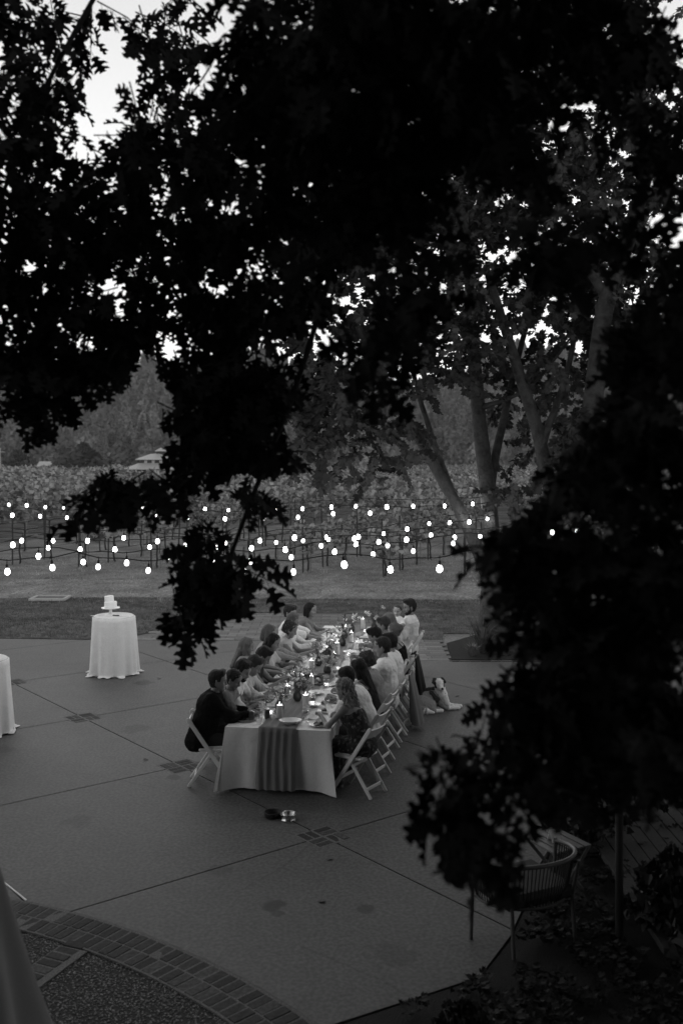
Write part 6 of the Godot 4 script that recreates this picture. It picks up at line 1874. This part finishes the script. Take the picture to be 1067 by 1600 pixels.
func floral_texture() -> ImageTexture:
	var im := Image.create(512, 512, false, Image.FORMAT_RGB8)
	im.fill(grey(0.03))
	rng.seed = 17
	for k in 34:
		var c := Vector2(rnd(0, 512), rnd(0, 512))
		var big := rnd(9, 26)
		var l := rnd(0.2, 0.95)
		for j in 5:
			var p := c + Vector2.from_angle(TAU * j / 5.0 + k) * big * 0.7
			var r := big * 0.5
			for y in range(int(p.y - r), int(p.y + r) + 1):
				for x in range(int(p.x - r), int(p.x + r) + 1):
					if Vector2(x, y).distance_to(p) < r * (0.8 + 0.2 * sin(x * 0.9 + y * 0.7)): im.set_pixel(posmod(x, 512), posmod(y, 512), grey(l * rnd(0.7, 1.0)))
		for j in 3:
			var dir := Vector2.from_angle(rnd(0, TAU))
			for s in 30:
				var p := c + dir * (big + s)
				im.set_pixel(posmod(int(p.x), 512), posmod(int(p.y), 512), grey(0.22))
	return ImageTexture.create_from_image(im)

func stripe_texture() -> ImageTexture:
	var im := Image.create(128, 128, false, Image.FORMAT_RGB8)
	for y in 128:
		for x in 128: im.set_pixel(x, y, grey(0.55 if (x / 8) % 4 == 0 else 1.0))
	return ImageTexture.create_from_image(im)

# ------------------------------------------------------------------ the dog
func dog() -> void:
	var o := thing("dog", "merle and white sheepdog lying on the patio with its head up", "dog", Vector3(1.44, 0, -15.72), turn(0.12))
	var b := [
		[Vector3(-0.24, 0.15, 0.0), Vector3(0.08, 0.19, -0.02), 0.135, 0.135, 0],
		[Vector3(-0.25, 0.27, -0.03), Vector3(0.06, 0.3, -0.03), 0.055, 0.06, 1],
		[Vector3(-0.04, 0.26, 0.05), Vector3(0.03, 0.18, 0.1), 0.05, 0.05, 1],
		[Vector3(0.11, 0.2, -0.01), Vector3(0.15, 0.13, 0.0), 0.12, 0.1, 0],
		[Vector3(0.14, 0.25, 0.08), Vector3(0.19, 0.14, 0.08), 0.075, 0.055, 2],
		[Vector3(0.12, 0.26, 0.02), Vector3(0.1, 0.37, 0.04), 0.1, 0.078, 2],
		[Vector3(0.08, 0.425, 0.05), Vector3(0.085, 0.42, 0.07), 0.078, 0.074, 2],
		[Vector3(0.045, 0.43, 0.08), Vector3(0.04, 0.39, 0.085), 0.037, 0.03, 1],
		[Vector3(0.128, 0.43, 0.08), Vector3(0.135, 0.39, 0.085), 0.037, 0.03, 1],
		[Vector3(0.088, 0.45, 0.11), Vector3(0.094, 0.39, 0.15), 0.026, 0.036, 2],
		[Vector3(0.09, 0.385, 0.12), Vector3(0.098, 0.365, 0.205), 0.046, 0.03, 2],
		[Vector3(0.099, 0.378, 0.227), Vector3(0.099, 0.37, 0.227), 0.017, 0.015, 3],
		[Vector3(0.058, 0.43, 0.125), Vector3(0.058, 0.43, 0.127), 0.012, 0.012, 3],
		[Vector3(0.122, 0.43, 0.127), Vector3(0.122, 0.43, 0.129), 0.012, 0.012, 3],
		[Vector3(0.02, 0.48, 0.04), Vector3(-0.012, 0.445, 0.075), 0.034, 0.022, 1],
		[Vector3(0.14, 0.485, 0.04), Vector3(0.178, 0.455, 0.075), 0.034, 0.022, 1],
		[Vector3(-0.2, 0.13, 0.1), Vector3(-0.08, 0.1, 0.14), 0.13, 0.1, 0],
		[Vector3(-0.08, 0.07, 0.19), Vector3(-0.02, 0.035, 0.2), 0.05, 0.035, 0],
		[Vector3(-0.02, 0.032, 0.2), Vector3(0.1, 0.03, 0.19), 0.03, 0.03, 2],
		[Vector3(0.12, 0.11, 0.08), Vector3(0.2, 0.05, 0.08), 0.06, 0.042, 0],
		[Vector3(0.2, 0.045, 0.08), Vector3(0.4, 0.032, 0.04), 0.036, 0.031, 2],
		[Vector3(0.17, 0.1, -0.04), Vector3(0.3, 0.045, -0.07), 0.05, 0.034, 2],
		[Vector3(0.3, 0.04, -0.07), Vector3(0.46, 0.032, -0.06), 0.033, 0.03, 2],
		[Vector3(-0.3, 0.08, 0.14), Vector3(-0.18, 0.05, 0.26), 0.06, 0.055, 0],
		[Vector3(-0.18, 0.05, 0.26), Vector3(-0.05, 0.03, 0.3), 0.055, 0.02, 2]]
	part("body", shape(b, 0.0085, 0.022, [grey2(0.22), grey2(0.025), grey2(0.66), grey2(0.008)], 0.007, Vector3(34, 18, 34)), mat("fur", 1.0, 0.85), o)

func grey2(l: float) -> Color:
	return Color(l, l, l)
